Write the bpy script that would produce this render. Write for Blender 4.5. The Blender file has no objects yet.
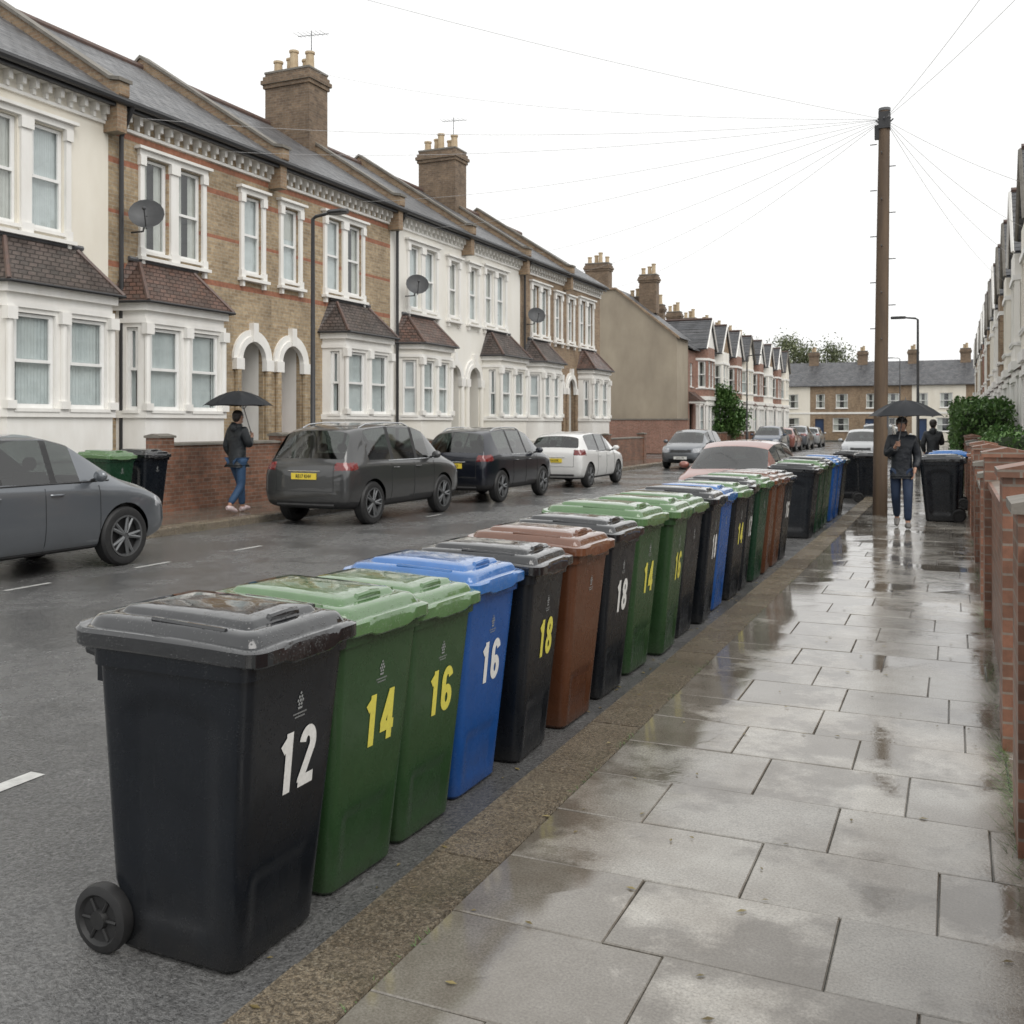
import bpy, bmesh, math, random
from mathutils import Vector, Matrix
from mathutils.bvhtree import BVHTree
random.seed(7)
scene=bpy.context.scene; coll=scene.collection
R=math.radians
# ------------------------------------------------------------ materials
def N(nt,t,props=None,**ins):
    n=nt.nodes.new(t)
    if props:
        for k,v in props.items(): setattr(n,k,v)
    for k,v in ins.items(): n.inputs[k.replace('_',' ')].default_value=v
    return n
def c4(c): return (c[0],c[1],c[2],1)
def new_mat(name):
    m=bpy.data.materials.new(name); m.use_nodes=True
    return m,m.node_tree,m.node_tree.nodes['Principled BSDF']
def mixc(nt,fac,a,b,mode='MIX'):
    n=nt.nodes.new('ShaderNodeMix'); n.data_type='RGBA'; n.blend_type=mode
    for sock,v in ((n.inputs[0],fac),(n.inputs[6],a),(n.inputs[7],b)):
        if hasattr(v,'is_output'): nt.links.new(v,sock)
        elif isinstance(v,(int,float)): sock.default_value=v
        else: sock.default_value=c4(v)
    return n.outputs[2]
def mth(nt,op,a,b=0.0,clamp=False):
    n=nt.nodes.new('ShaderNodeMath'); n.operation=op; n.use_clamp=clamp
    for i,v in enumerate((a,b)):
        if hasattr(v,'is_output'): nt.links.new(v,n.inputs[i])
        else: n.inputs[i].default_value=v
    return n.outputs[0]
def ramp(nt,inp,pts,interp='LINEAR'):
    n=nt.nodes.new('ShaderNodeValToRGB'); n.color_ramp.interpolation=interp
    e=n.color_ramp.elements
    while len(e)<len(pts): e.new(0.5)
    for el,(p,v) in zip(e,pts):
        el.position=p; el.color=c4(v) if not isinstance(v,(int,float)) else (v,v,v,1)
    nt.links.new(inp,n.inputs[0]); return n.outputs[0]
def coords(nt,kind='Object',scale=(1,1,1)):
    tc=nt.nodes.new('ShaderNodeTexCoord'); mp=nt.nodes.new('ShaderNodeMapping')
    mp.inputs['Scale'].default_value=scale
    nt.links.new(tc.outputs[kind],mp.inputs[0]); return mp.outputs[0]
def noise(nt,vec,scale,detail=4,rough=.55):
    n=N(nt,'ShaderNodeTexNoise',Scale=scale,Detail=detail,Roughness=rough); nt.links.new(vec,n.inputs['Vector']); return n.outputs['Fac']
def bump(nt,bs,h,strength,dist=.01):
    b=N(nt,'ShaderNodeBump',Strength=strength,Distance=dist); nt.links.new(h,b.inputs['Height']); nt.links.new(b.outputs[0],bs.inputs['Normal']); return b
def mat(name,c1,c2=None,scale=4,rough=.6,rough2=None,bmp=0,bscale=60,metal=0,coat=0,stretch=(1,1,1),spec=.5,bdist=.01):
    m,nt,bs=new_mat(name)
    bs.inputs['Base Color'].default_value=c4(c1); bs.inputs['Roughness'].default_value=rough
    bs.inputs['Metallic'].default_value=metal; bs.inputs['Coat Weight'].default_value=coat; bs.inputs['Coat Roughness'].default_value=.06
    bs.inputs['Specular IOR Level'].default_value=spec
    if c2 is not None:
        v=coords(nt,scale=stretch); f=ramp(nt,noise(nt,v,scale,6,.6),[(.3,0.0),(.7,1.0)])
        nt.links.new(mixc(nt,f,c1,c2),bs.inputs['Base Color'])
        if rough2 is not None:
            nt.links.new(ramp(nt,noise(nt,v,scale*2.3,3),[(.3,rough),(.7,rough2)]),bs.inputs['Roughness'])
    if bmp:
        v=coords(nt); bump(nt,bs,noise(nt,v,bscale,4),bmp,bdist)
    return m
def brick_mat(name,c1,c2,mortar,bands=None,bandcol=(.34,.11,.06),dirt=.5,w=.225,h=.075,rough=.75):
    m,nt,bs=new_mat(name)
    tc=nt.nodes.new('ShaderNodeTexCoord'); sp=nt.nodes.new('ShaderNodeSeparateXYZ'); nt.links.new(tc.outputs['Object'],sp.inputs[0])
    u=mth(nt,'ADD',sp.outputs[0],sp.outputs[1]); cb=nt.nodes.new('ShaderNodeCombineXYZ')
    nt.links.new(u,cb.inputs[0]); nt.links.new(sp.outputs[2],cb.inputs[1])
    b=N(nt,'ShaderNodeTexBrick',{'offset':.5},Scale=1,Mortar_Size=.007,Brick_Width=w,Row_Height=h,Bias=0.0,Mortar_Smooth=.2)
    b.inputs['Color1'].default_value=c4(c1); b.inputs['Color2'].default_value=c4(c2); b.inputs['Mortar'].default_value=c4(mortar)
    nt.links.new(cb.outputs[0],b.inputs['Vector'])
    col=b.outputs['Color']
    if bands:
        pts=[(0,0.0)]
        for z in bands: pts+= [(z/10,1.0),((z+.1)/10,0.0)]
        f=ramp(nt,mth(nt,'DIVIDE',sp.outputs[2],10),pts,'CONSTANT')
        col=mixc(nt,mth(nt,'MULTIPLY',f,.8),col,bandcol)
    v=coords(nt,scale=(1,1,.5))
    nz=ramp(nt,noise(nt,v,1.3,7,.65),[(.4,1.0),(.75,1-dirt)])
    col=mixc(nt,1.0,col,nz,'MULTIPLY')
    nz2=ramp(nt,noise(nt,coords(nt),11,4,.7),[(.3,.72),(.7,1.25)])
    col=mixc(nt,1.0,col,nz2,'MULTIPLY')
    nt.links.new(col,bs.inputs['Base Color']); bs.inputs['Roughness'].default_value=rough
    bump(nt,bs,b.outputs['Fac'],-.5,.01)
    return m
def tile_mat(name,c1,c2,slope='x',w=.28,h=.22):
    m,nt,bs=new_mat(name)
    tc=nt.nodes.new('ShaderNodeTexCoord'); sp=nt.nodes.new('ShaderNodeSeparateXYZ'); nt.links.new(tc.outputs['Object'],sp.inputs[0])
    cb=nt.nodes.new('ShaderNodeCombineXYZ')
    if slope=='x':
        nt.links.new(sp.outputs[1],cb.inputs[0]); nt.links.new(mth(nt,'MULTIPLY',sp.outputs[2],1.8),cb.inputs[1])
    else:
        nt.links.new(mth(nt,'ADD',sp.outputs[0],sp.outputs[1]),cb.inputs[0]); nt.links.new(mth(nt,'MULTIPLY',sp.outputs[2],1.35),cb.inputs[1])
    b=N(nt,'ShaderNodeTexBrick',{'offset':.5},Scale=1,Mortar_Size=.014,Brick_Width=w,Row_Height=h,Mortar_Smooth=.3)
    b.inputs['Color1'].default_value=c4(c1); b.inputs['Color2'].default_value=c4(c2); b.inputs['Mortar'].default_value=c4([x*.3 for x in c1])
    nt.links.new(cb.outputs[0],b.inputs['Vector'])
    nz=ramp(nt,noise(nt,coords(nt),1.7,6,.65),[(.3,.6),(.7,1.35)])
    nt.links.new(mixc(nt,1.0,b.outputs['Color'],nz,'MULTIPLY'),bs.inputs['Base Color'])
    nt.links.new(ramp(nt,noise(nt,coords(nt),5,3),[(.3,.3),(.7,.6)]),bs.inputs['Roughness'])
    fr=mth(nt,'FRACT',mth(nt,'DIVIDE',cb.inputs[1].links[0].from_socket,h))
    hh=mth(nt,'ADD',mth(nt,'MULTIPLY',fr,-1.0),mth(nt,'MULTIPLY',b.outputs['Fac'],-.6))
    bump(nt,bs,hh,.9,.03)
    return m

M={}
M['brickB']=brick_mat('yellow stock brick',(.46,.35,.22),(.31,.225,.135),(.40,.36,.29),bands=[4.72,5.75,6.75,7.3],dirt=.38)
M['brickD']=brick_mat('brown stock brick',(.34,.24,.15),(.24,.155,.095),(.3,.26,.2),dirt=.4)
M['brickR']=brick_mat('muted red brick',(.33,.165,.12),(.26,.13,.09),(.32,.27,.23),dirt=.3)
M['brickW']=brick_mat('garden wall brick',(.29,.135,.085),(.17,.085,.055),(.24,.2,.165),dirt=.55,rough=.45)
M['chim']=brick_mat('chimney brick',(.24,.165,.105),(.15,.1,.065),(.22,.19,.15),dirt=.5)
M['cream']=mat('cream painted render',(.84,.80,.71),(.73,.68,.58),1.2,.6,bmp=.15,bscale=40,stretch=(1,1,.35))
M['cream2']=mat('pale painted render',(.85,.83,.78),(.77,.74,.67),1.2,.6,bmp=.15,bscale=40,stretch=(1,1,.35))
M['white']=mat('white paint',(.87,.86,.83),(.76,.74,.70),2.5,.5,bmp=.08,bscale=30,stretch=(1,1,.4))
M['upvc']=mat('white window frame',(.86,.86,.85),(.78,.78,.76),6,.3)
M['beige']=mat('weathered beige render',(.40,.345,.265),(.26,.22,.17),.55,.8,bmp=.3,bscale=18,stretch=(1,1,.5))
M['stone']=mat('coping stone',(.22,.2,.175),(.13,.12,.1),5,.6,bmp=.3,bscale=40)
M['slate']=tile_mat('slate roof tiles',(.075,.078,.085),(.13,.13,.135))
M['bayred']=tile_mat('clay bay roof tiles',(.15,.085,.065),(.09,.065,.055),'b',.18,.12)
M['baygrey']=tile_mat('grey bay roof tiles',(.11,.085,.075),(.065,.055,.05),'b',.18,.12)
M['hip']=mat('hip tile',(.15,.09,.07),(.09,.07,.065),8,.5)
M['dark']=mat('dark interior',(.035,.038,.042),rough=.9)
M['black']=mat('black metal',(.02,.02,.022),(.035,.035,.037),8,.4)
M['gutter']=mat('gutter',(.03,.03,.032),rough=.4)
M['terra']=mat('chimney pot clay',(.55,.45,.30),(.40,.29,.18),5,.7)
M['net']=mat('net curtain',(.75,.77,.77),(.6,.62,.62),3,.9)
M['drape']=mat('curtain',(.72,.70,.66),(.6,.58,.53),3,.9)
M['dishg']=mat('dish grey',(.07,.073,.078),(.045,.047,.05),6,.5)
M['leadm']=mat('lead',(.14,.145,.15),(.09,.09,.1),5,.5)
for n,c in (('doorred',(.25,.03,.03)),('doorblue',(.03,.06,.14)),('doorgreen',(.03,.09,.06)),('doorwhite',(.7,.7,.68))): M[n]=mat(n,c,tuple(x*.8 for x in c),4,.3)
def glass_mat(name,tint=(.82,.86,.86)):
    m,nt,bs=new_mat(name); nt.nodes.remove(bs)
    out=[n for n in nt.nodes if n.type=='OUTPUT_MATERIAL'][0]
    tr=N(nt,'ShaderNodeBsdfTransparent'); tr.inputs[0].default_value=c4(tint)
    gl=N(nt,'ShaderNodeBsdfGlossy',Roughness=.03); gl.inputs[0].default_value=(1,1,1,1)
    g=nt.nodes.new('ShaderNodeNewGeometry'); d=nt.nodes.new('ShaderNodeVectorMath'); d.operation='DOT_PRODUCT'
    nt.links.new(g.outputs['Incoming'],d.inputs[0]); nt.links.new(g.outputs['Normal'],d.inputs[1])
    c=mth(nt,'ABSOLUTE',d.outputs['Value']); p=mth(nt,'POWER',mth(nt,'SUBTRACT',1.0,c),4.0)
    f=mth(nt,'ADD',mth(nt,'MULTIPLY',p,.85),.09,True)
    mx=nt.nodes.new('ShaderNodeMixShader'); nt.links.new(f,mx.inputs[0]); nt.links.new(tr.outputs[0],mx.inputs[1]); nt.links.new(gl.outputs[0],mx.inputs[2])
    nt.links.new(mx.outputs[0],out.inputs[0]); return m
M['glass']=glass_mat('window glass')
M['carglass']=glass_mat('car glass',(.27,.31,.30))
M['doorglass']=mat('door glass',(.03,.035,.04),rough=.05)
# wet ground
def wet_mat(name,c1,c2,kind):
    m,nt,bs=new_mat(name); v=coords(nt)
    big=noise(nt,v,.55 if kind=='road' else 1.25,6,.66)
    fine=noise(nt,v,70 if kind=='road' else 110,3,.75)
    mid=noise(nt,v,6,5,.6)
    col=mixc(nt,ramp(nt,mid,[(.3,0.0),(.7,1.0)]),c1,c2)
    col=mixc(nt,1.0,col,ramp(nt,fine,[(.32,.4),(.68,1.7)]) if kind!='slab' else ramp(nt,fine,[(.3,.6),(.7,1.4)]),'MULTIPLY')
    if kind in('slab','kerb'):
        g=nt.nodes.new('ShaderNodeNewGeometry')
        col=mixc(nt,1.0,col,ramp(nt,g.outputs['Random Per Island'],[(0,.74),(1,1.18)]),'MULTIPLY')
        warm=ramp(nt,noise(nt,v,1.7,4,.6),[(.42,0.0),(.62,1.0)])
        col=mixc(nt,mth(nt,'MULTIPLY',warm,.35 if kind=='slab' else .25),col,(.12,.088,.055))
        if kind=='slab':
            big=mth(nt,'ADD',big,mth(nt,'MULTIPLY',mth(nt,'SUBTRACT',g.outputs['Random Per Island'],.5),.15))
            sp=nt.nodes.new('ShaderNodeSeparateXYZ'); nt.links.new(v,sp.inputs[0])
            e2=mth(nt,'MULTIPLY',mth(nt,'SUBTRACT',mth(nt,'MULTIPLY',sp.outputs[0],-1.0),.85),.17)
            big=mth(nt,'ADD',big,mth(nt,'MAXIMUM',e2,-.02))
        if kind=='kerb':
            gr=ramp(nt,noise(nt,v,46,5,.85),[(.44,0.0),(.56,1.0)]); col=mixc(nt,mth(nt,'MULTIPLY',gr,.75),col,(.045,.033,.02))
            gr=ramp(nt,noise(nt,coords(nt,scale=(1.1,.9,1)),80,3,.8),[(.56,0.0),(.64,1.0)]); col=mixc(nt,mth(nt,'MULTIPLY',gr,.75),col,(.50,.44,.34))
            ms=ramp(nt,noise(nt,v,2.6,4,.6),[(.55,0.0),(.7,1.0)]); col=mixc(nt,mth(nt,'MULTIPLY',ms,.3),col,(.06,.07,.025))
    pud=ramp(nt,big,[(.46,0.0),(.56,1.0)])
    dk={'road':.25,'slab':.62,'kerb':.4}[kind]
    col=mixc(nt,mth(nt,'MULTIPLY',pud,dk),col,(.055,.041,.026) if kind=='slab' else tuple(x*.5 for x in c1))
    nt.links.new(col,bs.inputs['Base Color'])
    lo,hi={'road':(.12,.28),'slab':(.015,.115),'kerb':(.10,.30)}[kind]
    r=mth(nt,'ADD',mth(nt,'MULTIPLY',mth(nt,'SUBTRACT',1.0,pud),hi-lo),lo)
    r=mth(nt,'ADD',r,mth(nt,'MULTIPLY',mth(nt,'SUBTRACT',mid,.5),.11),True)
    nt.links.new(r,bs.inputs['Roughness'])
    bs.inputs['Specular IOR Level'].default_value={'road':.85,'slab':1.0,'kerb':.7}[kind]
    h=mth(nt,'ADD',mth(nt,'MULTIPLY',fine,{'road':1.0,'slab':.16,'kerb':1.0}[kind]),mth(nt,'MULTIPLY',mid,.3))
    h=mth(nt,'MULTIPLY',h,mth(nt,'SUBTRACT',1.0,mth(nt,'MULTIPLY',pud,.8 if kind=='slab' else .4)))
    bump(nt,bs,h,{'road':.8,'slab':.4,'kerb':1.0}[kind],{'road':.012,'slab':.009,'kerb':.03}[kind])
    return m
M['road']=wet_mat('wet asphalt',(.10,.10,.10),(.128,.127,.125),'road')
M['slab']=wet_mat('wet paving slab',(.32,.30,.265),(.42,.40,.36),'slab')
M['kerb']=wet_mat('wet granite kerb',(.27,.21,.14),(.37,.31,.22),'kerb')
M['joint']=mat('dark joint sand',(.03,.028,.02),(.05,.05,.03),5,.35)
M['paint']=mat('worn road paint',(.62,.62,.6),(.4,.4,.39),14,.35,bmp=.3)
M['earth']=mat('wet ground',(.07,.065,.055),(.05,.055,.04),2,.5)
# ------------------------------------------------------------ mesh builder
class MB:
    def __init__(s): s.v=[];s.f=[];s.m=[];s.mats=[]
    def mi(s,mt):
        if isinstance(mt,str): mt=M[mt]
        if mt not in s.mats: s.mats.append(mt)
        return s.mats.index(mt)
    def add(s,vs,fs,mt):
        o=len(s.v); s.v+= [tuple(p) for p in vs]; i=s.mi(mt)
        for f in fs: s.f.append([o+k for k in f]); s.m.append(i)
    def face(s,pts,mt): s.add(pts,[list(range(len(pts)))],mt)
    def box(s,x0,x1,y0,y1,z0,z1,mt):
        s.add([(x0,y0,z0),(x1,y0,z0),(x1,y1,z0),(x0,y1,z0),(x0,y0,z1),(x1,y0,z1),(x1,y1,z1),(x0,y1,z1)],
              [(0,3,2,1),(4,5,6,7),(0,1,5,4),(1,2,6,5),(2,3,7,6),(3,0,4,7)],mt)
    def prism(s,poly,axis,a0,a1,mt):
        def P(p,a): return (p[0],a,p[1]) if axis=='y' else ((a,p[0],p[1]) if axis=='x' else (p[0],p[1],a))
        n=len(poly); vs=[P(p,a0) for p in poly]+[P(p,a1) for p in poly]
        s.add(vs,[list(range(n))[::-1],list(range(n,2*n))]+[[i,(i+1)%n,n+(i+1)%n,n+i] for i in range(n)],mt)
    def loft(s,rings,mt,c0=True,c1=True):
        n=len(rings[0]); vs=[p for r in rings for p in r]; fs=[]
        for a in range(len(rings)-1):
            for i in range(n): fs.append([a*n+i,a*n+(i+1)%n,(a+1)*n+(i+1)%n,(a+1)*n+i])
        if c0: fs.append(list(range(n))[::-1])
        if c1: fs.append([(len(rings)-1)*n+i for i in range(n)])
        s.add(vs,fs,mt)
    def tube(s,pts,rad,mt,n=8):
        pts=[Vector(p) for p in pts]
        if not isinstance(rad,(list,tuple)): rad=[rad]*len(pts)
        rings=[]
        up=Vector((0,0,1))
        t0=(pts[1]-pts[0]).normalized()
        if abs(t0.z)>.9: up=Vector((1,0,0))
        for i,p in enumerate(pts):
            t=(pts[min(i+1,len(pts)-1)]-pts[max(i-1,0)]).normalized()
            a=t.cross(up); 
            if a.length<1e-4: a=t.cross(Vector((0,1,0)))
            a.normalize(); b=a.cross(t).normalized(); up=b
            rings.append([p+(a*math.cos(2*math.pi*k/n)+b*math.sin(2*math.pi*k/n))*rad[i] for k in range(n)])
        s.loft(rings,mt)
    def cyl(s,p0,p1,r0,mt,r1=None,n=12): s.tube([p0,p1],[r0,r0 if r1 is None else r1],mt,n)
    def ell(s,c,r,mt,nu=12,nv=8):
        rings=[]
        for j in range(1,nv):
            a=math.pi*j/nv-math.pi/2
            rings.append([(c[0]+r[0]*math.cos(a)*math.cos(2*math.pi*i/nu),c[1]+r[1]*math.cos(a)*math.sin(2*math.pi*i/nu),c[2]+r[2]*math.sin(a)) for i in range(nu)])
        s.loft(rings,mt)
    def mesh(s,name,smooth=False,angle=40):
        me=bpy.data.meshes.new(name); me.from_pydata(s.v,[],s.f)
        for mt in s.mats: me.materials.append(mt)
        me.polygons.foreach_set('material_index',s.m)
        bm=bmesh.new(); bm.from_mesh(me); bmesh.ops.recalc_face_normals(bm,faces=bm.faces); bm.to_mesh(me); bm.free()
        if smooth:
            me.polygons.foreach_set('use_smooth',[True]*len(me.polygons)); me.set_sharp_from_angle(angle=R(angle))
        me.update(); return me
    def build(s,name,parent=None,smooth=False,angle=40,loc=None):
        o=bpy.data.objects.new(name,s.mesh(name,smooth,angle)); coll.objects.link(o)
        if parent: o.parent=parent
        if loc: o.location=loc
        return o
def root(name,loc,label,cat,group=None,rotz=0):
    e=bpy.data.objects.new(name,None); e.empty_display_size=.3; coll.objects.link(e); e.location=loc; e.rotation_euler=(0,0,rotz)
    e['label']=label; e['category']=cat
    if group: e['group']=group
    return e
def tag(o,label,cat,group=None):
    o['label']=label; o['category']=cat
    if group: o['group']=group
    return o
def obj(name,me,parent=None,loc=(0,0,0),rot=(0,0,0)):
    o=bpy.data.objects.new(name,me); coll.objects.link(o); o.parent=parent; o.location=loc; o.rotation_euler=rot; return o
def dup(src,loc,rotz=0,label=None,swap=None):
    def rec(o,par):
        n=o.copy(); coll.objects.link(n)
        if par is not None: n.parent=par
        if swap and n.type=='MESH':
            for i,mt in enumerate(n.data.materials):
                if mt in swap: n.material_slots[i].link='OBJECT'; n.material_slots[i].material=swap[mt]
        for ch in o.children: rec(ch,n)
        return n
    n=rec(src,None); n.location=loc; n.rotation_euler=(0,0,rotz)
    if label: n['label']=label
    return n
def struct(o): o['kind']='structure'; return o
# ------------------------------------------------------------ world, sun, camera
w=bpy.data.worlds.new('World'); scene.world=w; w.use_nodes=True; nt=w.node_tree
bg=nt.nodes['Background']; sky=nt.nodes.new('ShaderNodeTexSky'); sky.sky_type='NISHITA'; sky.sun_disc=False
sky.sun_elevation=R(50); sky.sun_rotation=R(122); sky.dust_density=4; sky.air_density=1.0
hs=nt.nodes.new('ShaderNodeHueSaturation'); hs.inputs['Saturation'].default_value=.08; nt.links.new(sky.outputs[0],hs.inputs['Color'])
nt.links.new(mixc(nt,.93,hs.outputs[0],(8.4,8.42,8.35)),bg.inputs['Color']); bg.inputs['Strength'].default_value=.138
sl=bpy.data.lights.new('sun','SUN'); sl.energy=1.5; sl.angle=R(40); sl.color=(1,.97,.92)
so=bpy.data.objects.new('sun',sl); coll.objects.link(so); so.rotation_euler=(R(42),0,R(58))
cam=bpy.data.cameras.new('camera'); co=bpy.data.objects.new('camera',cam); coll.objects.link(co); scene.camera=co
cam.lens=35; cam.sensor_width=36; cam.shift_y=-88/1024; cam.clip_end=2000; cam.clip_start=.05
co.location=(0,0,1.66); co.rotation_euler=(R(90),0,math.atan(443/995.6))
cam.dof.use_dof=True; cam.dof.focus_distance=5.0; cam.dof.aperture_fstop=7
scene.view_settings.view_transform='Standard'; scene.view_settings.look='None'; scene.view_settings.exposure=0
# ------------------------------------------------------------ ground
RZ=-.135
mb=MB(); mb.face([(-400,-60,-.24),(400,-60,-.24),(400,700,-.24),(-400,700,-.24)],'earth'); struct(mb.build('ground'))
mb=MB()
for (x0,x1,y0,y1) in [(-11.56,-1.86,-6,98),(-60,60,98.002,105)]: mb.face([(x0,y0,RZ),(x1,y0,RZ),(x1,y1,RZ),(x0,y1,RZ)],'road')
struct(mb.build('road'))
mb=MB(); mb.face([(-60,46.5,RZ),(-11.562,46.5,RZ),(-11.562,57.5,RZ),(-60,57.5,RZ)],'road'); struct(mb.build('side_road'))
mb=MB()
z=RZ+.004
def dash(x,y0,y1,wd=.1): mb.face([(x-wd/2,y0,z),(x+wd/2,y0,z),(x+wd/2,y1,z),(x-wd/2,y1,z)],'paint')
dash(-4.3,2.1,3.68)
for i in range(8): dash(-6.7,26+i*8,28+i*8)
for i in (2,3,4,7,12,17): dash(-9.33,7.55+(i-2)*1.87,8.15+(i-2)*1.87,.07)
struct(mb.build('road_marking'))
rs=random.Random(3)
mb=MB()
mb.face([(-1.57,-3,-.012),(.6,-3,-.012),(.6,98,-.012),(-1.57,98,-.012)],'joint')
y=-2.0; row=0
while y<97:
    d=rs.choice([.48,.5,.53]) if y<40 else 1.2
    x=-1.572; first=True; off=[.0,.36,.16,.5][row%4]
    while x<.42:
        wd=rs.choice([.58,.68,.74,.64]) if not first else .38+off
        x2=min(x+wd,.46); first=False
        if .46-x2<.2: x2=.46
        g=.002; hx=[rs.uniform(-.003,.003) for _ in range(4)]
        xa,xb,ya,yb=x+g,x2-g,y+g,y+d-g; bv=.004
        top=[(xa+bv,ya+bv,hx[0]),(xb-bv,ya+bv,hx[1]),(xb-bv,yb-bv,hx[2]),(xa+bv,yb-bv,hx[3])]
        rim=[(xa,ya,hx[0]-.004),(xb,ya,hx[1]-.004),(xb,yb,hx[2]-.004),(xa,yb,hx[3]-.004)]
        bot=[(xa,ya,-.04),(xb,ya,-.04),(xb,yb,-.04),(xa,yb,-.04)]
        mb.loft([bot,rim,top],'slab',False,True)
        x=x2
    y+=d; row+=1
struct(mb.build('pavement'))
def kerb(xa,xb,y0,y1,name,road_side):
    mb=MB(); y=y0
    while y<y1:
        L=rs.uniform(.85,1.0); y2=min(y+L,y1); g=.003
        dz=rs.uniform(-.004,.004); b=.018
        prof=[(xa,RZ-.1),(xa,-.003+dz-(b if road_side<0 else .004)),(xa+(b if road_side<0 else .004),0+dz),(xb-(b if road_side>0 else .004),0+dz),(xb,-.003+dz-(b if road_side>0 else .004)),(xb,RZ-.1)]
        mb.prism(prof,'y',y+g,y2-g,'kerb'); y=y2
    struct(mb.build(name))
kerb(-1.87,-1.575,-3,98,'kerb',-1)
kerb(-11.83,-11.55,-3,46,'kerb',1)
kerb(-11.83,-11.55,58,98,'kerb',1)
def flatpave(x0,x1,y0,y1,name,wd,dp):
    mb=MB(); mb.face([(x0,y0,-.012),(x1,y0,-.012),(x1,y1,-.012),(x0,y1,-.012)],'joint')
    y=y0; r=0
    while y<y1-.01:
        x=x0+.01 - (.3 if r%2 else 0)
        while x<x1-.01:
            xa=max(x,x0)+.003; xb=min(x+wd,x1)-.003
            if xb-xa>.05: mb.box(xa,xb,y+.003,min(y+dp,y1)-.003,-.03,rs.uniform(-.002,.002),'slab')
            x+=wd
        y+=dp; r+=1
    struct(mb.build(name))
flatpave(-13.6,-11.84,-2,46,'pavement',.75,.6)
flatpave(-13.6,-11.84,58,98,'pavement',.9,1.2)
mb=MB()
for (x0,x1,y0,y1) in [(-24,-13.605,-2,46),(-24,-13.605,58,98),(.47,14,-3,98),(-60,60,105.01,107.4)]: mb.box(x0,x1,y0,y1,-.15,-.004,'earth')
struct(mb.build('garden_ground'))
# ------------------------------------------------------------ architecture helpers
def panel(mb,p0,p1,z0,z1,ops,mt,reveal=.13,rmt=None):
    p0=Vector(p0);p1=Vector(p1);L=(p1-p0).length;t=(p1-p0)/L;n=Vector((t.y,-t.x))
    P=lambda s,z,d=0:(p0.x+t.x*s-n.x*d,p0.y+t.y*s-n.y*d,z)
    ss=sorted(set([0,L]+[o[0] for o in ops]+[o[1] for o in ops])); zs=sorted(set([z0,z1]+[o[2] for o in ops]+[o[3] for o in ops]))
    for a,b in zip(ss,ss[1:]):
        for c,d in zip(zs,zs[1:]):
            sc,zc=(a+b)/2,(c+d)/2
            if any(o[0]<sc<o[1] and o[2]<zc<o[3] for o in ops): continue
            mb.face([P(a,c),P(b,c),P(b,d),P(a,d)],mt)
    for a,b,c,d in ops:
        r=rmt or mt
        for q in ([(a,c),(b,c)],[(b,c),(b,d)],[(b,d),(a,d)],[(a,d),(a,c)]):
            mb.face([P(*q[0]),P(*q[1]),P(*q[1],reveal),P(*q[0],reveal)],r)
    return lambda s,z,d=0:(Vector(P(s,z,-d)),math.atan2(n.y,n.x))
wcache={}
def win_meshes(wd,h,style):
    k=(round(wd,2),round(h,2),style)
    if k in wcache: return wcache[k]
    f=MB(); t=.055; a=wd/2
    f.box(-.03,.03,-a,-a+t,0,h,'upvc'); f.box(-.03,.03,a-t,a,0,h,'upvc')
    f.box(-.028,.028,-a+t,a-t,0,t+.02,'upvc'); f.box(-.028,.028,-a+t,a-t,h-t,h,'upvc')
    f.box(-.02,.04,-a+t,a-t,h*.5-.025,h*.5+.03,'upvc')
    for sg in(-1,1): f.box(.0,.034,sg*(a-t)-(.03 if sg>0 else 0),sg*(a-t)+(.03 if sg<0 else 0),h*.5+.03,h-t,'upvc')
    f.box(.03,.16,-a-.05,a+.05,-.06,.0,'white')
    g=MB(); g.face([(-.005,-a+t*.9,t),(-.005,a-t*.9,t),(-.005,a-t*.9,h-t*.9),(-.005,-a+t*.9,h-t*.9)],'glass')
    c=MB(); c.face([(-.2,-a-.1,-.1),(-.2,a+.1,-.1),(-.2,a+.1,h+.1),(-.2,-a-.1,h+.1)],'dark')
    def wavy(y0,y1,z0,z1,mt,amp=.014,lam=.07):
        n=max(6,int((y1-y0)/.018)); vs=[]
        for i in range(n+1):
            yy=y0+(y1-y0)*i/n; xx=-.06+amp*math.sin(yy/lam*6.28+ math.sin(yy*9)); vs+=[(xx,yy,z0),(xx,yy,z1)]
        c.add(vs,[[2*i,2*i+2,2*i+3,2*i+1] for i in range(n)],mt)
    if style==0: wavy(-a,a,0,h,'net')
    elif style==1: wavy(-a,-a+wd*.34,0,h,'drape'); wavy(a-wd*.34,a,0,h,'drape')
    elif style==2: wavy(-a,a,0,h*.98,'net',.008,.05); 
    else:
        c.box(-.07,-.055,-a,a,h*.6,h,'drape'); wavy(-a,a,0,h*.6,'net')
    wcache[k]=(f.mesh('window_frame'),g.mesh('window_glass'),c.mesh('curtain',True,80)); return wcache[k]
wr=random.Random(11)
def window(par,pos,ang,wd,h,style=None):
    if style is None: style=wr.choice([0,0,1,2,1,3])
    f,g,c=win_meshes(wd,h,style)
    o=obj('window',f,par,pos,(0,0,ang)); obj('window_pane',g,o); obj('curtain',c,o); return o
def mir(W,m): return (lambda a,b:(W-b,W-a)) if m else (lambda a,b:(a,b))
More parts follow.
